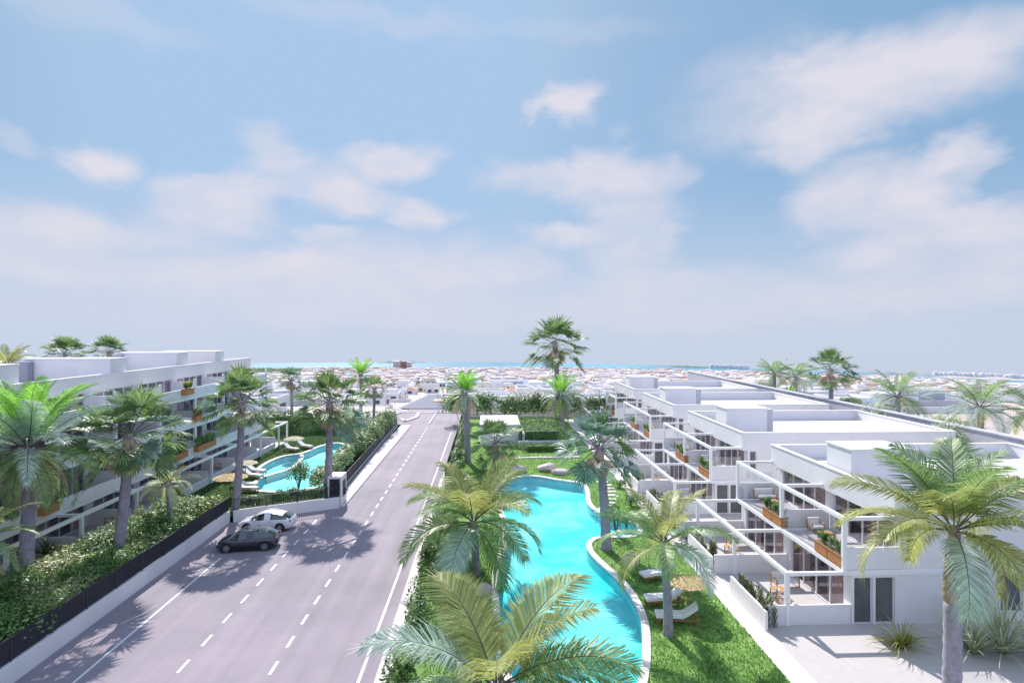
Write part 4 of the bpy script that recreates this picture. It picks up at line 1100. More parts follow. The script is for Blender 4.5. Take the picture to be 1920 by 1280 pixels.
# planters and seats on the left block's balconies
LB = [83-6.6*i for i in range(13)]
fl = ['first-floor', 'second-floor', 'top-floor']
for (lv, px, L_) in ((2,350,1.6),(1,368,1.3),(0,383,4.0),(0,330,3.2),(0,88,1.4),(1,440,1.6),(2,455,1.4)):
    zz = [3.4,6.6,9.6][lv]
    rr = (px-917)/F; t_ = -30.85/( (px-960)/F*CA+SA); yy = t_*CA-((px-960)/F*t_)*SA
    planter('terracotta planter on the %s balcony of the left block, %s' % (fl[lv], {350:'above the pale small palm',368:'right of the tall hedge palm',383:'left of the corner palm',330:'behind the tall hedge palm',88:'beside the date palm trunk',440:'behind the corner palm crown',455:'near the far end'}[px]), -30.7, yy, zz+.35, L_, 'planters on the left balconies', 800+px, pm=L_BUSHY if lv else L_BUSH)
for i, yy in enumerate((30,37.5,44,50.5,57,64,70)):
    bench('wooden patio sofa below the left block, %s' % ['nearest the camera','beside the date palm trunk','left of the tall hedge palm','right of the tall hedge palm','left of the corner palm trunk','facing the tan parasol','facing the pool divider'][i], -31.4, yy, .43, -PI/2, 1.5, 'patio sofas below the left block', 'sofa', 'sofa')

# ---------------------------------------------------------------- cars
def car(label, px, py, rz, paint, dark=False):
    x, y, _ = at(px, py, 0); root = thing('parked_car', label, 'car', (x, y, 0), rz)
    # stations: x, underside, belt height, roof height, half width, half roof width
    ST = [(-2.22,.42,.72,.72,.62,.50),(-2.18,.30,.88,.88,.76,.62),(-2.05,.24,.97,1.00,.86,.64),(-1.80,.21,1.00,1.13,.895,.62),(-1.45,.19,.99,1.29,.91,.62),(-1.0,.19,.975,1.40,.92,.63),(-.5,.19,.96,1.455,.92,.64),(0,.19,.945,1.465,.92,.64),(.4,.19,.93,1.42,.92,.64),(.75,.19,.915,1.27,.92,.66),(1.05,.19,.905,1.08,.915,.70),(1.28,.19,.89,.91,.91,.74),(1.6,.20,.84,.85,.90,.72),(1.9,.22,.76,.77,.86,.66),(2.1,.27,.66,.67,.78,.58),(2.2,.36,.56,.565,.62,.46)]
    ring = []
    for (X, zb, zt, zr, hw, hr) in ST:
        pr_ = [(0,zb),(hw*.86,zb),(hw*.97,zb+.13),(hw,(zb+zt)*.5),(hw*.965,zt-.05),(hw*.93,zt),(hr*1.0,zr-.03 if zr-zt > .1 else zt+(zr-zt)*.6),(hr*.72,zr+.005),(0,zr+.025)]
        ring.append([(X, a, b) for a, b in pr_]+[(X, -a, b) for a, b in pr_[-2:0:-1]])
    N = len(ring[0]); body = MB(); glass = MB()
    for i in range(len(ST)-1):
        cab0 = ST[i][3]-ST[i][2] > .1; cab1 = ST[i+1][3]-ST[i+1][2] > .1
        for j in range(N):
            j2 = (j+1) % N; q = (ring[i][j], ring[i+1][j], ring[i+1][j2], ring[i][j2])
            side = j in (5, 10); top = j in (6, 7, 8, 9)
            g = False
            if side and cab0 and cab1: g = i not in (6,)   # B pillar sits between stations 6 and 7
            if top and (i in (9, 10) or i == 8 or (i in (2, 3))): g = i in (9, 10, 3, 2)
            if side and (i in (2, 10)): g = False
            (glass if g else body).quad(*q)
    for r_, flip in ((ring[0], 0), (ring[-1], 1)):
        n = len(body.v); body.v += r_; body.f.append(tuple(range(n, n+N))); body.m.append(0)
    bo = body.build('body', paint, root, smooth=True)
    bm = bmesh.new(); bm.from_mesh(bo.data); bmesh.ops.remove_doubles(bm, verts=bm.verts, dist=.001); bmesh.ops.recalc_face_normals(bm, faces=bm.faces); bm.to_mesh(bo.data); bm.free()
    go = glass.build('windows', CARGLASS, root, smooth=True)
    bm = bmesh.new(); bm.from_mesh(go.data); bmesh.ops.remove_doubles(bm, verts=bm.verts, dist=.001); bmesh.ops.recalc_face_normals(bm, faces=bm.faces); bm.to_mesh(go.data); bm.free()
    for sx in (-1.32, 1.36):
        for sy in (-1, 1):
            a = MB(); a.tube([(sx, sy*.70, .345), (sx, sy*.932, .345)], .40, 24); a.build('wheel_arch', TYRE, root)
            w = MB(); w.tube([(sx, sy*.72, .33), (sx, sy*.90, .33), (sx, sy*.945, .33)], [.33,.33,.30], 28); wo = w.build('wheel', TYRE, root, smooth=False)
            h = MB(); h.tube([(sx, sy*.93, .33), (sx, sy*.957, .33)], .055, 10)
            for k in range(7):
                an = k*2*PI/7; M = Matrix.Translation((sx, sy*.951, .33)) @ Matrix.Rotation(an, 4, 'Y'); h.box(-.025, .025, -.008, .008, .04, .215, M=M)
            for k in range(24):
                a0, a1 = k*PI/12, (k+1)*PI/12; r1, r2 = .205, .235
                h.quad(*[(sx+r_*math.cos(a_), sy*.955, .33+r_*math.sin(a_)) for r_, a_ in ((r1,a0),(r2,a0),(r2,a1),(r1,a1))])
            h.build('rim', RIM, wo)
    for sy in (-1, 1):
        m = MB(); m.box(1.98, 2.12, sy*.72-.12, sy*.72+.12, .60, .70); m.build('headlight', LAMPG, root, bevel=.03)
        m = MB(); m.box(-2.17, -2.06, sy*.70-.13, sy*.70+.13, .80, .93); m.build('tail_light', TAILR, root, bevel=.03)
        m = MB(); m.box(.62, .78, sy*.92-.02 if sy > 0 else -1.08, 1.08 if sy > 0 else -.90, .95, 1.07); m.build('mirror', paint, root, bevel=.03)
        m = MB(); m.box(-.7, .25, sy*.60-.02, sy*.60+.02, 1.455, 1.485); m.build('roof_rail', RIM, root)
        for xx in (-.55, .35): 
            m = MB(); m.box(xx-.1, xx+.1, sy*.925-.012, sy*.925+.012, .84, .87); m.build('door_handle', RIM, root)
    m = MB(); m.box(2.14, 2.19, -.4, .4, .42, .55); m.build('grille', TYRE, root)
    m = MB(); m.box(-2.235,-2.20,-.26,.26,.52,.63); m.build('number_plate', PAINT, root)
    m = MB(); m.box(-1.0, .95, -.935, .935, .19, .27); m.build('sill', TYRE, root)
    return root
TYRE = mat('tyre', (.02,.02,.022), .7, .1); RIM = mat('rim_metal', (.45,.46,.48), .3, .05, metal=.8)
LAMPG = mat('headlight_glass', (.75,.78,.80), .1, .02, spec=.8); TAILR = mat('tail_light', (.35,.02,.02), .2, .05, spec=.8)
CARGLASS = mat('car_glass', (.03,.04,.05), .04, .05, spec=1.0, coat=1)
PW = mat('white_paint', (.80,.80,.82), .25, .01, coat=1); PDK = mat('dark_paint', (.012,.018,.032), .22, .05, coat=1, spec=.6)
car('white parked car beside the white corner wall, farther of the two', 502, 990, PI-.02, PW)
car('dark blue-grey parked car with silver wheels, nearer of the two', 467, 1026, PI+.13, PDK)

# ---------------------------------------------------------------- terrain, sea and town
SH = [(-600,640),(0,650),(475,692.5),(700,692),(850,691),(1100,692),(1420,698),(1620,706),(1920,721),(2600,735)]
SF = [(-600,640),(0,650),(475,680),(820,677),(960,678),(1100,680),(1260,684),(1420,690),(1620,696),(1920,708),(2600,716)]
SEA = -60.0
def interp(T, x):
    if x <= T[0][0]: return T[0][1]
    for (a, ya), (b, yb) in zip(T, T[1:]):
        if x <= b: return ya+(yb-ya)*(x-a)/(b-a)
    return T[-1][1]
def shore(px): 
    p = max(475, px); return (H-SEA)*F/(interp(SH, p)-HY)
def far(px):
    p = max(475, px); return (H-SEA)*F/(interp(SF, p)-HY)
T0 = 118.0
SHEDS = []; WINX = mat('house_window', (.06,.09,.14), .2, .3, .5)
TS = [0, .006, .014, .025, .04, .06, .085, .115, .15, .2, .26, .33, .41, .5, .6, .7, .82, .92, 1.0, 1.012]
def ground_z(px, t):
    s = (t-T0)/(shore(px)-T0)
    if s <= 0: return 0.0
    if s >= 1: return SEA-.6
    for a, b in zip(TS, TS[1:]):
        if s <= b: return SEA*(a**.7+(b**.7-a**.7)*(s-a)/(b-a))
    return SEA
def gz(x, y):
    t = x*SA+y*CA; lat = x*CA-y*SA
    return ground_z(960+F*lat/max(t, 1), t)
SAND = mat('town_ground', (.50,.42,.37), .95, .22, .012, hue=(.60,.53,.49))
nt = SAND.node_tree
cols = list(range(-2400, 4400, 40)); ts = TS
m = MB(); rnd = random.Random(9)
for c in cols:
    sh = shore(c)
    for s in ts:
        t = T0+(sh-T0)*s; x, y = fp(c, t); zz = ground_z(c, t)
        m.v.append((x, y, zz+(rnd.uniform(-.3,.3) if .25 < s < 1 else 0)-(1.2 if s > 1 else 0)-(.03 if s == 0 else 0)))
n = len(ts)
for i in range(len(cols)-1):
    for j in range(n-1): m.f.append((i*n+j, (i+1)*n+j, (i+1)*n+j+1, i*n+j+1)); m.m.append(0)
struct(m.build('terrain', SAND, smooth=True))
# level ground to the sides of the garden plots, between them and the terrain
mb = MB(); mb.quad((44.6,10,0),(170,10,0),(170,130,0),(44.6,130,0)); struct(mb.build('ground', SAND))
mb = MB(); mb.quad((-160,YE-1,-.02),(-22,YE-1,-.02),(-22,130,-.02),(-160,130,-.02)); struct(mb.build('ground', SAND))
# sea
def seamat():
    mm = mat('sea_water', (.075,.27,.37), .25, .18, .004, hue=(.12,.35,.45), spec=.3, bump=.2, bscale=.3)
    return mm
m = MB(); fs = [0, .25, .5, .75, 1.0]
for c in cols:
    a, b = shore(c)*.97, far(c)
    for s in fs: x, y = fp(c, a+(b-a)*s); m.v.append((x, y, SEA-1.0))
n = len(fs)
for i in range(len(cols)-1):
    for j in range(n-1): m.f.append((i*n+j, (i+1)*n+j, (i+1)*n+j+1, i*n+j+1)); m.m.append(0)
struct(m.build('sea', seamat()))
# far islands and spit of land
HILLM = mat('far_hill', (.22,.26,.30), .95, .15, .01)
def ridge(name, p0, p1, top, m_, seed):
    rnd = random.Random(seed); mb = MB(); k = 40; rows = []
    for i in range(k+1):
        px = p0+(p1-p0)*i/k; t = far(px)*.985; hgt = top*math.sin(PI*i/k)**.6*(.7+.3*math.sin(i*.7+seed))
        for (dt, hh) in ((-14, 0), (0, hgt), (22, hgt*.7), (45, 0)):
            x, y = fp(px, t+dt-20); mb.v.append((x, y, SEA-1.2+hh+rnd.uniform(-.1,.1)*hgt*.2))
    for i in range(k):
        for j in range(3): mb.f.append((i*4+j, (i+1)*4+j, (i+1)*4+j+1, i*4+j+1)); mb.m.append(0)
    return struct(mb.build(name, m_, smooth=True))
ridge('hill', 706, 800, 7.5, HILLM, 1)
ridge('hill', 1255, 1330, 3.0, mat('far_scrub', (.12,.18,.14), .95, .2, .02), 2)
ridge('hill', 1608, 1760, 5.0, HILLM, 3); ridge('hill', 1740, 2100, 4.0, mat('far_sand', (.45,.42,.40), .95, .2, .02), 4)
# green scrub at the left shore
# road beyond the plots
m = MB()
def gq(x0, x1, y0, y1, dz, mi=0, nseg=1, hole=None):
    for i in range(nseg):
        a = y0+(y1-y0)*i/nseg; b = y0+(y1-y0)*(i+1)/nseg
        m.quad((x0, a, gz(x0,a)+dz), (x1, a, gz(x1,a)+dz), (x1, b, gz(x1,b)+dz), (x0, b, gz(x0,b)+dz), mi)
def gstrip(pts, dz, mb, mi=0, split=14):
    "sheet between left and right edge points, following the ground"
    D = dz
    dz_ = lambda p: .004+D*min(1, max(0, (p[1]-116)/16))
    for (l0, r0), (l1, r1) in zip(pts, pts[1:]):
        for i in range(split):
            f0, f1 = i/split, (i+1)/split
            A = [l0[k]+(l1[k]-l0[k])*f0 for k in (0,1)]; B = [r0[k]+(r1[k]-r0[k])*f0 for k in (0,1)]
            A2 = [l0[k]+(l1[k]-l0[k])*f1 for k in (0,1)]; B2 = [r0[k]+(r1[k]-r0[k])*f1 for k in (0,1)]
            mb.quad((*A, gz(*A)+dz_(A)), (*B, gz(*B)+dz_(B)), (*B2, gz(*B2)+dz_(B2)), (*A2, gz(*A2)+dz_(A2)), mi)
gstrip([((-24,YE),(-4.9,YE)),((-24,112),(-4.9,112)),((-18,118),(-5,118)),((-17.5,150),(-5.5,150)),((-30,170),(2,170)),((-26,186),(4,186)),((-30,300),(-17,300))], .10, m)
struct(m.build('road', ASPH))
m = MB(); gstrip([((-24,YE-.1),(-4.9,YE-.1)),((-24,YE+.3),(-4.9,YE+.3))], .0, m)
# crossing street to the left, dark in the photo
m = MB(); gstrip([((-60,106),(-60,112)),((-24,104.5),(-24,113))], .04, m); struct(m.build('side_street', ASPH))
m = MB(); gstrip([((-30,195),(-12,195)),((-34,330),(-18,330))], .3, m); struct(m.build('road', ASPHD))
k_ = MB()
def chop(L):
    for (a, b) in L:
        n_ = max(1, int(math.hypot(b[0]-a[0], b[1]-a[1])/6))
        for i in range(n_): yield ((a[0]+(b[0]-a[0])*i/n_, a[1]+(b[1]-a[1])*i/n_), (a[0]+(b[0]-a[0])*(i+1)/n_, a[1]+(b[1]-a[1])*(i+1)/n_))
for (a, b) in chop((((-20,113),(-17.9,118)),((-17.9,118),(-17.6,150)),((-15.2,107),(-13.8,112)),((-13.8,112),(-14.2,124)),((-15.2,107),(-16.4,110)),((-5.0,112),(-5.4,150)),((-30,171),(-29,195)),((-31,196),(-36,330)),((-4,186),(-14,330)))):
    A, B = Vector(a), Vector(b); nrm = (B-A).normalized(); nrm = Vector((-nrm.y, nrm.x))*.35
    za, zb = gz(*A)+.22, gz(*B)+.22
    k_.v += [(A.x-nrm.x, A.y-nrm.y, za-.5), (A.x+nrm.x, A.y+nrm.y, za-.5), (B.x+nrm.x, B.y+nrm.y, zb-.5), (B.x-nrm.x, B.y-nrm.y, zb-.5), (A.x-nrm.x, A.y-nrm.y, za), (A.x+nrm.x, A.y+nrm.y, za), (B.x+nrm.x, B.y+nrm.y, zb), (B.x-nrm.x, B.y-nrm.y, zb)]
    q = len(k_.v)-8
    for f in ((4,5,6,7),(0,1,5,4),(1,2,6,5),(2,3,7,6),(3,0,4,7)): k_.f.append(tuple(q+i for i in f)); k_.m.append(0)
struct(k_.build('kerb', KERB))
mk = MB()
def gline(x0, y0, x1, y1, w, dz=.13):
    A, B = Vector((x0,y0)), Vector((x1,y1)); n_ = (B-A).normalized(); n_ = Vector((-n_.y, n_.x))*w/2; p = [A-n_, A+n_, B+n_, B-n_]
    mk.quad(*[(q.x, q.y, gz(q.x, q.y)+dz+.01) for q in p])
gline(-12.8, 118, -5.4, 118, .35); gline(-10.6,104,-10.6,117,.2)
for i in range(8): gline(-11.4, 121+i*5, -11.4, 123+i*5, .2)
struct(mk.build('road_marking', PAINT))
m = MB()
gstrip([((-46,125),(-18.4,118)),((-50,160),(-19,158))], .05, m); struct(m.build('waste_ground', mat('scrub_ground', (.40,.36,.28), .95, .3, .25, hue=(.30,.36,.20))))
# large low sheds with blue-grey roofs in the town
BLR = mat('blue_steel_roof', (.16,.24,.36), .5, .2, .1); BLW = mat('shed_wall', (.55,.58,.64), .8, .05, .2)
for i, (px, py, w_, d_, lb) in enumerate([(862,716,34,14,'wide blue-grey shed roof just beyond the far roundabout'),(958,714,30,16,'long blue-grey shed roof above the hedge trees'),
      (1010,718,22,12,'smaller blue-grey shed touching the long one on its right'),(925,740,14,8,'low blue-roofed shed behind the second hedge tree'),(1130,722,16,12,'blue-fronted block left of the farthest stepped roof'),(1160,738,18,8,'blue-grey shed roof right behind the last hedge tree'),(545,745,26,10,'blue-grey shed behind the slim far palm'),(600,722,22,12,'blue-grey shed above the left pool garden')]):
    lo, hi = 119.0, 1100.0
    for _ in range(40):
        mid = (lo+hi)/2
        if HY+(H-ground_z(px, mid)-3.4)*F/mid > py: lo = mid
        else: hi = mid
    x, y = fp(px, lo); z0 = gz(x, y); q = thing('shed', lb, 'shed', (x, y, z0), 0, None); SHEDS.append((x, y, max(w_, d_)*.75+5))
    m = MB(); m.box(-w_/2, w_/2, -d_/2, d_/2, -3, 3.2); m.build('wall', BLW, q)
    m = MB(); m.v += [(-w_/2-.3,-d_/2-.3,3.2),(w_/2+.3,-d_/2-.3,3.2),(w_/2+.3,d_/2+.3,3.9),(-w_/2-.3,d_/2+.3,3.9),(-w_/2-.3,-d_/2-.3,3.45),(w_/2+.3,-d_/2-.3,3.45),(w_/2+.3,d_/2+.3,4.15),(-w_/2-.3,d_/2+.3,4.15)]
    for f_ in ((0,3,2,1),(4,5,6,7),(0,1,5,4),(1,2,6,5),(2,3,7,6),(3,0,4,7)): m.f.append(f_); m.m.append(0)
    m.build('roof', BLR, q)
    for k in range(int(w_/4)):
        m = MB(); xx = -w_/2+2+k*4; m.box(xx-1.2, xx+1.2, -d_/2-.05, -d_/2+.1, .6, 2.4); m.build('window', WINX, q)
# flat shelter and posts by the far roundabout
o = fp(838,172); sh_ = thing('shelter', 'small flat tan shelter roof on thin posts by the far roundabout', 'shelter', (o[0], o[1], gz(*o)))
m = MB(); m.box(-3.8,3.8,-2.4,2.4,3.3,3.65); m.build('roof', mat('tan_roof', (.62,.45,.32), .8, .1, 1), sh_)
for sx in (-2.4,2.6): m = MB(); m.box(sx-.15,sx+.15,-.15,.15,-.5,3.3); m.build('post', TRIM, sh_)
m = MB(); m.tube([(-2.4,0,3.6),(-2.4,0,7.5)], .12, 6); m.build('mast', TRIM, sh_)
for i, (px, d, hh) in enumerate([(723,113,4.2),(771,152,4.2),(740,135,4.0)]):
    o = fp(px, d); z0 = gz(*o); q = thing('lamp_post', ['white lamp post at the near end of the waste ground','white lamp post at the far end of the waste ground','white lamp post midway along the waste ground kerb'][i], 'lamp post', (o[0], o[1], z0))
    m = MB(); m.tube([(0,0,0),(0,0,hh)], [.09,.06], 8); m.build('pole', TRIM, q); m = MB(); m.box(-.1,.7,-.12,.12,hh,hh+.09); m.build('lamp_head', TRIM, q)

# houses
HM = [mat('house_white', (.78,.76,.77), .9, .04, .2), mat('house_cream', (.70,.64,.56), .9, .05, .2), mat('house_pink', (.66,.52,.46), .9, .06, .2), mat('house_grey', (.46,.47,.52), .9, .06, .2)]
HR = [mat('flat_roof_white', (.74,.72,.73), .9, .05, .3), mat('flat_roof_pink', (.66,.56,.52), .9, .08, .3), mat('tile_roof', (.50,.32,.25), .9, .15, .6), mat('flat_roof_grey', (.40,.42,.47), .9, .08, .3)]
WIN = mat('house_window', (.06,.09,.14), .2, .3, .5)
POOLB = mat('small_pool_water', (.08,.42,.60), .15, .05, .5, spec=.6)
def house_geo(w, d, h, kind, rnd):
    wl = MB(); rf = MB(); wn = []
    wl.box(-w/2, w/2, -d/2, d/2, -4, h)
    two = rnd.random() < .35
    if kind == 2:
        e = .35; rf.v += [(-w/2-e,-d/2-e,h),(w/2+e,-d/2-e,h),(w/2+e,d/2+e,h),(-w/2-e,d/2+e,h),(-w/2+d*.3,0,h+d*.2),(w/2-d*.3,0,h+d*.2)]
        rf.f += [(0,1,5,4),(1,2,5),(2,3,4,5),(3,0,4),(3,2,1,0)]; rf.m += [0]*5
    else:
        rf.box(-w/2+.2, w/2-.2, -d/2+.2, d/2-.2, h, h+.08)
        for q in ((-w/2-.03,w/2+.03,-d/2-.03,-d/2+.2),(-w/2-.03,w/2+.03,d/2-.2,d/2+.03),(-w/2-.03,-w/2+.2,-d/2+.2,d/2-.2),(w/2-.2,w/2+.03,-d/2+.2,d/2-.2)): wl.box(*q, h+.001, h+.55)
        if two: wl.box(-w*.1, w*.35, -d*.1, d*.38, h+.081, h+1.8)
    fl_ = max(1, int(h/3))
    for k in range(fl_):
        n = max(2, int(w/3.4))
        for i in range(n):
            x = -w/2+(i+.5)*w/n; ww = rnd.choice((.6, .8, 1.1)); 
            b = MB(); b.box(x-ww, x+ww, -d/2-.03, -d/2+.1, k*3+.9, k*3+2.4); wn.append(b)
        b = MB(); b.box(w/2-.1, w/2+.03, -d*.2, d*.2, k*3+.9, k*3+2.3); wn.append(b)
        b = MB(); b.box(-w/2-.03, -w/2+.1, -d*.2, d*.2, k*3+.9, k*3+2.3); wn.append(b)
    return wl, rf, wn
protos = []; singles = []
rndh = random.Random(77)
KN = ['flat-roofed', 'pink-roofed', 'tile-roofed', 'grey-roofed']
def make_proto(kind, ci, w, d, h, parts):
    wl, rf, wn = house_geo(w, d, h, kind, rndh)
    if parts:
        root = bpy.data.objects.new('house', None); COL.objects.link(root)
        wl.build('wall', HM[ci], root); rf.build('roof', HR[kind], root)
        for b in wn: b.build('window', WIN, root)
        return root
    mb = MB()
    for src, mi in [(wl, 0), (rf, 1)]+[(b, 2) for b in wn]:
        n = len(mb.v); mb.v += src.v; mb.f += [tuple(i+n for i in f) for f in src.f]; mb.m += [mi]*len(src.f)
    return mb.build('house', [HM[ci], HR[kind], WIN])
specs = [(0,0,8,7,3.0),(0,0,10,7,5.4),(0,0,6.5,6,2.9),(1,2,9,7,3.0),(2,1,8,7,3.0),(2,0,9,7,3.0),(0,1,11,7,3.1),(3,3,10,8,3.0),(0,0,13,6,3.1),(3,0,8,8,5.2)]
colw = ['white','cream','pinkish','grey']
PA = [(s, make_proto(*s[:2], *s[2:], True)) for s in specs]; PB = [(s, make_proto(*s[:2], *s[2:], False)) for s in specs]
cand = []
rnd = random.Random(4)
placed = []
def clear(x, y, px, t):
    if -40 < x < 8 and t < 205: return False           # road corridor and roundabout
    if x < -12 and x > -42 and t < 340: return False
    if any(abs(x-a) < r and abs(y-b) < r for a, b, r in SHEDS): return False
    if 118 > t and x < 44.8+6: return False
    return True
tries = 0; t = 112.0
rows = []
while t < 1250:
    sp = 12.5+t*.014; px = 380.0
    lo, hi = 400, 2010
    x_step = sp*F/t
    px = lo+rnd.random()*x_step
    while px < hi:
        tt = t+rnd.uniform(-.22,.22)*sp; p2 = px+rnd.uniform(-.15,.15)*x_step
        if tt < shore(p2)-18 and not (p2 < 560 and tt > shore(p2)*.72) and rnd.random() < ((.9 if t < 700 else .8) if p2 < 1440 or t > 420 else .4):
            x, y = fp(p2, tt)
            if clear(x, y, p2, tt): placed.append((tt, p2, x, y))
        px += x_step*(1.0 if t < 500 else .85)
    t += sp*.95
placed.sort()
print('houses', len(placed))
def zone(px, t):
    side = 'left of the far street' if px < 810 else ('beyond the garden trees' if px < 1130 else ('beyond the stepped roofs' if px < 1480 else 'beyond the grey wall'))
    dep = 'in the front rows' if t < 190 else ('in the middle rows' if t < 300 else 'halfway to the sea')
    return side, dep
used = set()
near_n = 60; ind_n = 270
for i, (tt, p2, x, y) in enumerate(placed[:ind_n]):
    # town towards the shore is pinker
    k = rnd.randrange(len(specs)) if tt > 260 else rnd.choice((0,1,2,7,8,9,0,6,2,0))
    P = PA if i < near_n else PB
    s, pr_o = P[k]
    if k in used and i < near_n or (k+100) in used and i >= near_n: o = copy_tree(pr_o)
    else: o = pr_o; used.add(k if i < near_n else k+100)
    o.location = (x, y, gz(x, y)); o.rotation_euler = (0, 0, -math.atan2(x, y)*.0+rnd.choice((0,0,.12,-.1,PI/2,.3)))
    k_s = 1.3 if tt < 230 else (1.15 if tt < 330 else 1.0); o.scale = (k_s, k_s, k_s)
    sd, dp = zone(p2, tt); st_ = 'two-storey' if s[4] > 5 else 'single-storey'
    lab = '%s %s %s house %s, %s' % (colw[s[1]], st_, KN[s[0]], dp, sd)
    tag(o, lab, 'house', '%s %s %s houses %s %s' % (colw[s[1]], st_, KN[s[0]], dp, sd))
for P, off in ((PA, 0), (PB, 100)):
    for k, (s, o) in enumerate(P):
        if k+off not in used:
            for ch in list(o.children): bpy.data.objects.remove(ch)
            bpy.data.objects.remove(o)
# the rest of the town, too many to list: one object
mb = MB(); rnd = random.Random(8)
def far_box(x, y, w, d, h, ci, rot):
    M = Matrix.Translation((x, y, gz(x, y))) @ Matrix.Rotation(rot, 4, 'Z')
    mb.box(-w/2, w/2, -d/2, d/2, -4, h, ci, M)
    mb.box(-w/2+.3, w/2-.3, -d/2+.3, d/2-.3, h, h+.1, 4+rnd.choice((0,0,0,1,3,0,2)), M)
    for k in range(max(1, int(h/3))):
        n = max(2, int(w/4))
        for i in range(n):
            xx = -w/2+(i+.5)*w/n; mb.box(xx-.8, xx+.8, -d/2-.04, -d/2+.1, k*3+.8, k*3+2.4, 8, M)
for (tt, p2, x, y) in placed[ind_n:]:
    ci = rnd.choice((0,0,0,1,2,2)) if tt < 800 else rnd.choice((0,1,2,2,2))
    far_box(x, y, rnd.uniform(6,12), rnd.uniform(5,8), rnd.choice((2.8,3.0,3.0,5.2)), ci, rnd.choice((0,.1,-.2,.5)))
for i in range(1500):
    s = rnd.random()**.5; px = rnd.uniform(470, 2000); tt = 420+(shore(px)-450)*s
    if tt > shore(px)-15 or (px < 560 and tt > shore(px)*.72): continue
    x, y = fp(px, tt)
    if not clear(x, y, px, tt): continue
    far_box(x, y, rnd.uniform(5,11), rnd.uniform(4,8), rnd.choice((2.6,3.0,3.0,5.0)), rnd.choice((0,0,1,2)), rnd.choice((0,.1,-.2,.5)))
struct(mb.build('distant_houses', [HM[0],HM[1],HM[2],HM[3],HR[0],HR[1],HR[2],HR[3],WIN]), 'stuff')
# garden walls and small pools among the near houses
mb = MB(); rnd = random.Random(12)
for (tt, p2, x, y) in placed[:150]:
    if rnd.random() < .75:
        z_ = gz(x, y-8)+.6; w = rnd.uniform(7, 12); mb.box(x-w, x+w, y-9.2, y-8.95, z_-4, z_+1.0, 0)
struct(mb.build('plot_walls', [HM[0]]), 'stuff')
k = 0
for (tt, p2, x, y) in placed[:120]:
    if rnd.random() < .33 and k < 26:
        z_ = gz(x+3, y-7)+.75; m = MB(); m.box(-2.6,2.6,-1.5,1.5,-2,0)
        o = m.build('garden_pool', POOLB, None, (x+3, y-6.6, z_)); sd, dp = zone(p2, tt)
        tag(o, 'small blue garden pool %s, %s' % (dp, sd), 'pool', 'small blue garden pools %s %s' % (dp, sd)); k += 1
# far trees and scrub specks
mb = MB(); rnd = random.Random(13)
for i in range(2300):
    px = rnd.uniform(460, 2000); s = rnd.random()**.7; tt = 125+(shore(px)-140)*s; x, y = fp(px, tt)
    if not clear(x, y, px, tt): continue
    z_ = gz(x, y); r = rnd.uniform(.9, 2.4)
    for _ in range(34 if tt < 500 else 14):
        d = Vector((rnd.gauss(0,1), rnd.gauss(0,1), rnd.gauss(0,1))).normalized()*r; p = Vector((x+d.x, y+d.y, z_+r*.9+d.z*.8)); u = d.orthogonal().normalized()*r*.35; w_ = Vector((rnd.gauss(0,1), rnd.gauss(0,1), rnd.gauss(0,1))).normalized()*r*.3
        mb.tri(tuple(p-u), tuple(p+u), tuple(p+w_), rnd.choice((0,0,1)))
struct(mb.build('distant_trees', [L_BUSHD, L_BUSH]), 'stuff')
mb = MB(); rnd = random.Random(14)
for i in range(2200):
    px = rnd.uniform(440, 640) if i < 1600 else rnd.uniform(640, 740); 
    tt = shore(px)*rnd.uniform(.70, .985) if i < 1600 else shore(px)*rnd.uniform(.93,.985); x, y = fp(px, tt); z_ = gz(x, y); r = rnd.uniform(2, 5)
    for _ in range(8):
        d = Vector((rnd.gauss(0,1), rnd.gauss(0,1), rnd.gauss(0,.5))).normalized()*r; p = Vector((x+d.x, y+d.y, z_+r*.3+d.z*.5)); u = d.orthogonal().normalized()*r*.5; w_ = Vector((rnd.gauss(0,1), rnd.gauss(0,1), rnd.gauss(0,1))).normalized()*r*.5
        mb.tri(tuple(p-u), tuple(p+u), tuple(p+w_), 0)
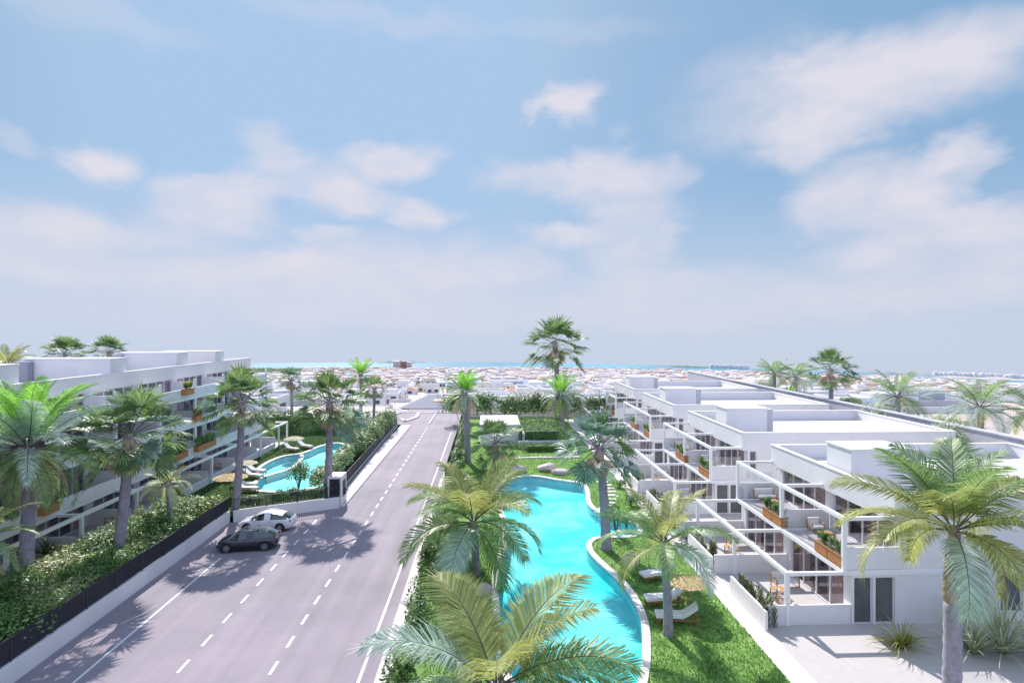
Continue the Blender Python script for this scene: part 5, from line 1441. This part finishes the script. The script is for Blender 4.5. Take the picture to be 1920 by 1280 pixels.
struct(mb.build('coastal_scrub', [leafmat('scrub_leaf', (.20,.27,.15), (.26,.33,.20), .3)]), 'stuff')
mb = MB(); rnd = random.Random(15)
for i in range(2600):
    px = rnd.uniform(470, 745); tt = rnd.uniform(116, 165); x, y = fp(px, tt)
    if x > -18.6: continue
    z_ = gz(x, y); r = rnd.uniform(.2, .5)
    for _ in range(7):
        d = Vector((rnd.gauss(0,1), rnd.gauss(0,1), rnd.gauss(0,1))).normalized()*r; p = Vector((x+d.x, y+d.y, z_+r*.5+abs(d.z)*.6)); u = d.orthogonal().normalized()*r*.4; w_ = Vector((rnd.gauss(0,1), rnd.gauss(0,1), rnd.gauss(0,1))).normalized()*r*.4
        mb.tri(tuple(p-u), tuple(p+u), tuple(p+w_), 0)
struct(mb.build('weeds', [MATS['scrub_leaf']]), 'stuff')
# tall apartment blocks by the shore
for i, (px, w, cm) in enumerate([(744,12,HM[1]),(757,9,mat('red_brick', (.36,.17,.13), .9, .1, .3)),(768,9,HM[1])]):
    tt = shore(px)*.93; x, y = fp(px, tt); z_ = gz(x, y)
    q = thing('tower_block', ['cream tower block by the shore, leftmost of three','red-brown tower block between two cream ones by the shore','cream tower block by the shore, rightmost of three'][i], 'tower block', (x, y, z_))
    m = MB(); m.box(-w/2,w/2,-7,7,-3,17-i); m.build('wall', cm, q)
    m = MB(); m.box(-w/2-.1,w/2+.1,-7.1,7.1,17-i,17.5-i); m.build('roof', HR[3] if i == 1 else HR[0], q)
    for f in range(5):
        m = MB(); m.box(-w/2+1, w/2-1, -7.08, -6.9, f*3.2+1, f*3.2+2.3); m.build('window_band', WIN, q)
# skyline of the spit, far right
mb = MB(); rnd = random.Random(16)
for i in range(120):
    px = rnd.choice((rnd.uniform(1335,1400), rnd.uniform(1740,2000), rnd.uniform(1760,1920))); tt = far(px)*.975; x, y = fp(px, tt); w = rnd.uniform(2, 6)
    mb.box(x-w, x+w, y-3, y+3, SEA-1, SEA+rnd.uniform(3, 7.5), 0)
struct(mb.build('skyline_buildings', [HM[0]]), 'stuff')
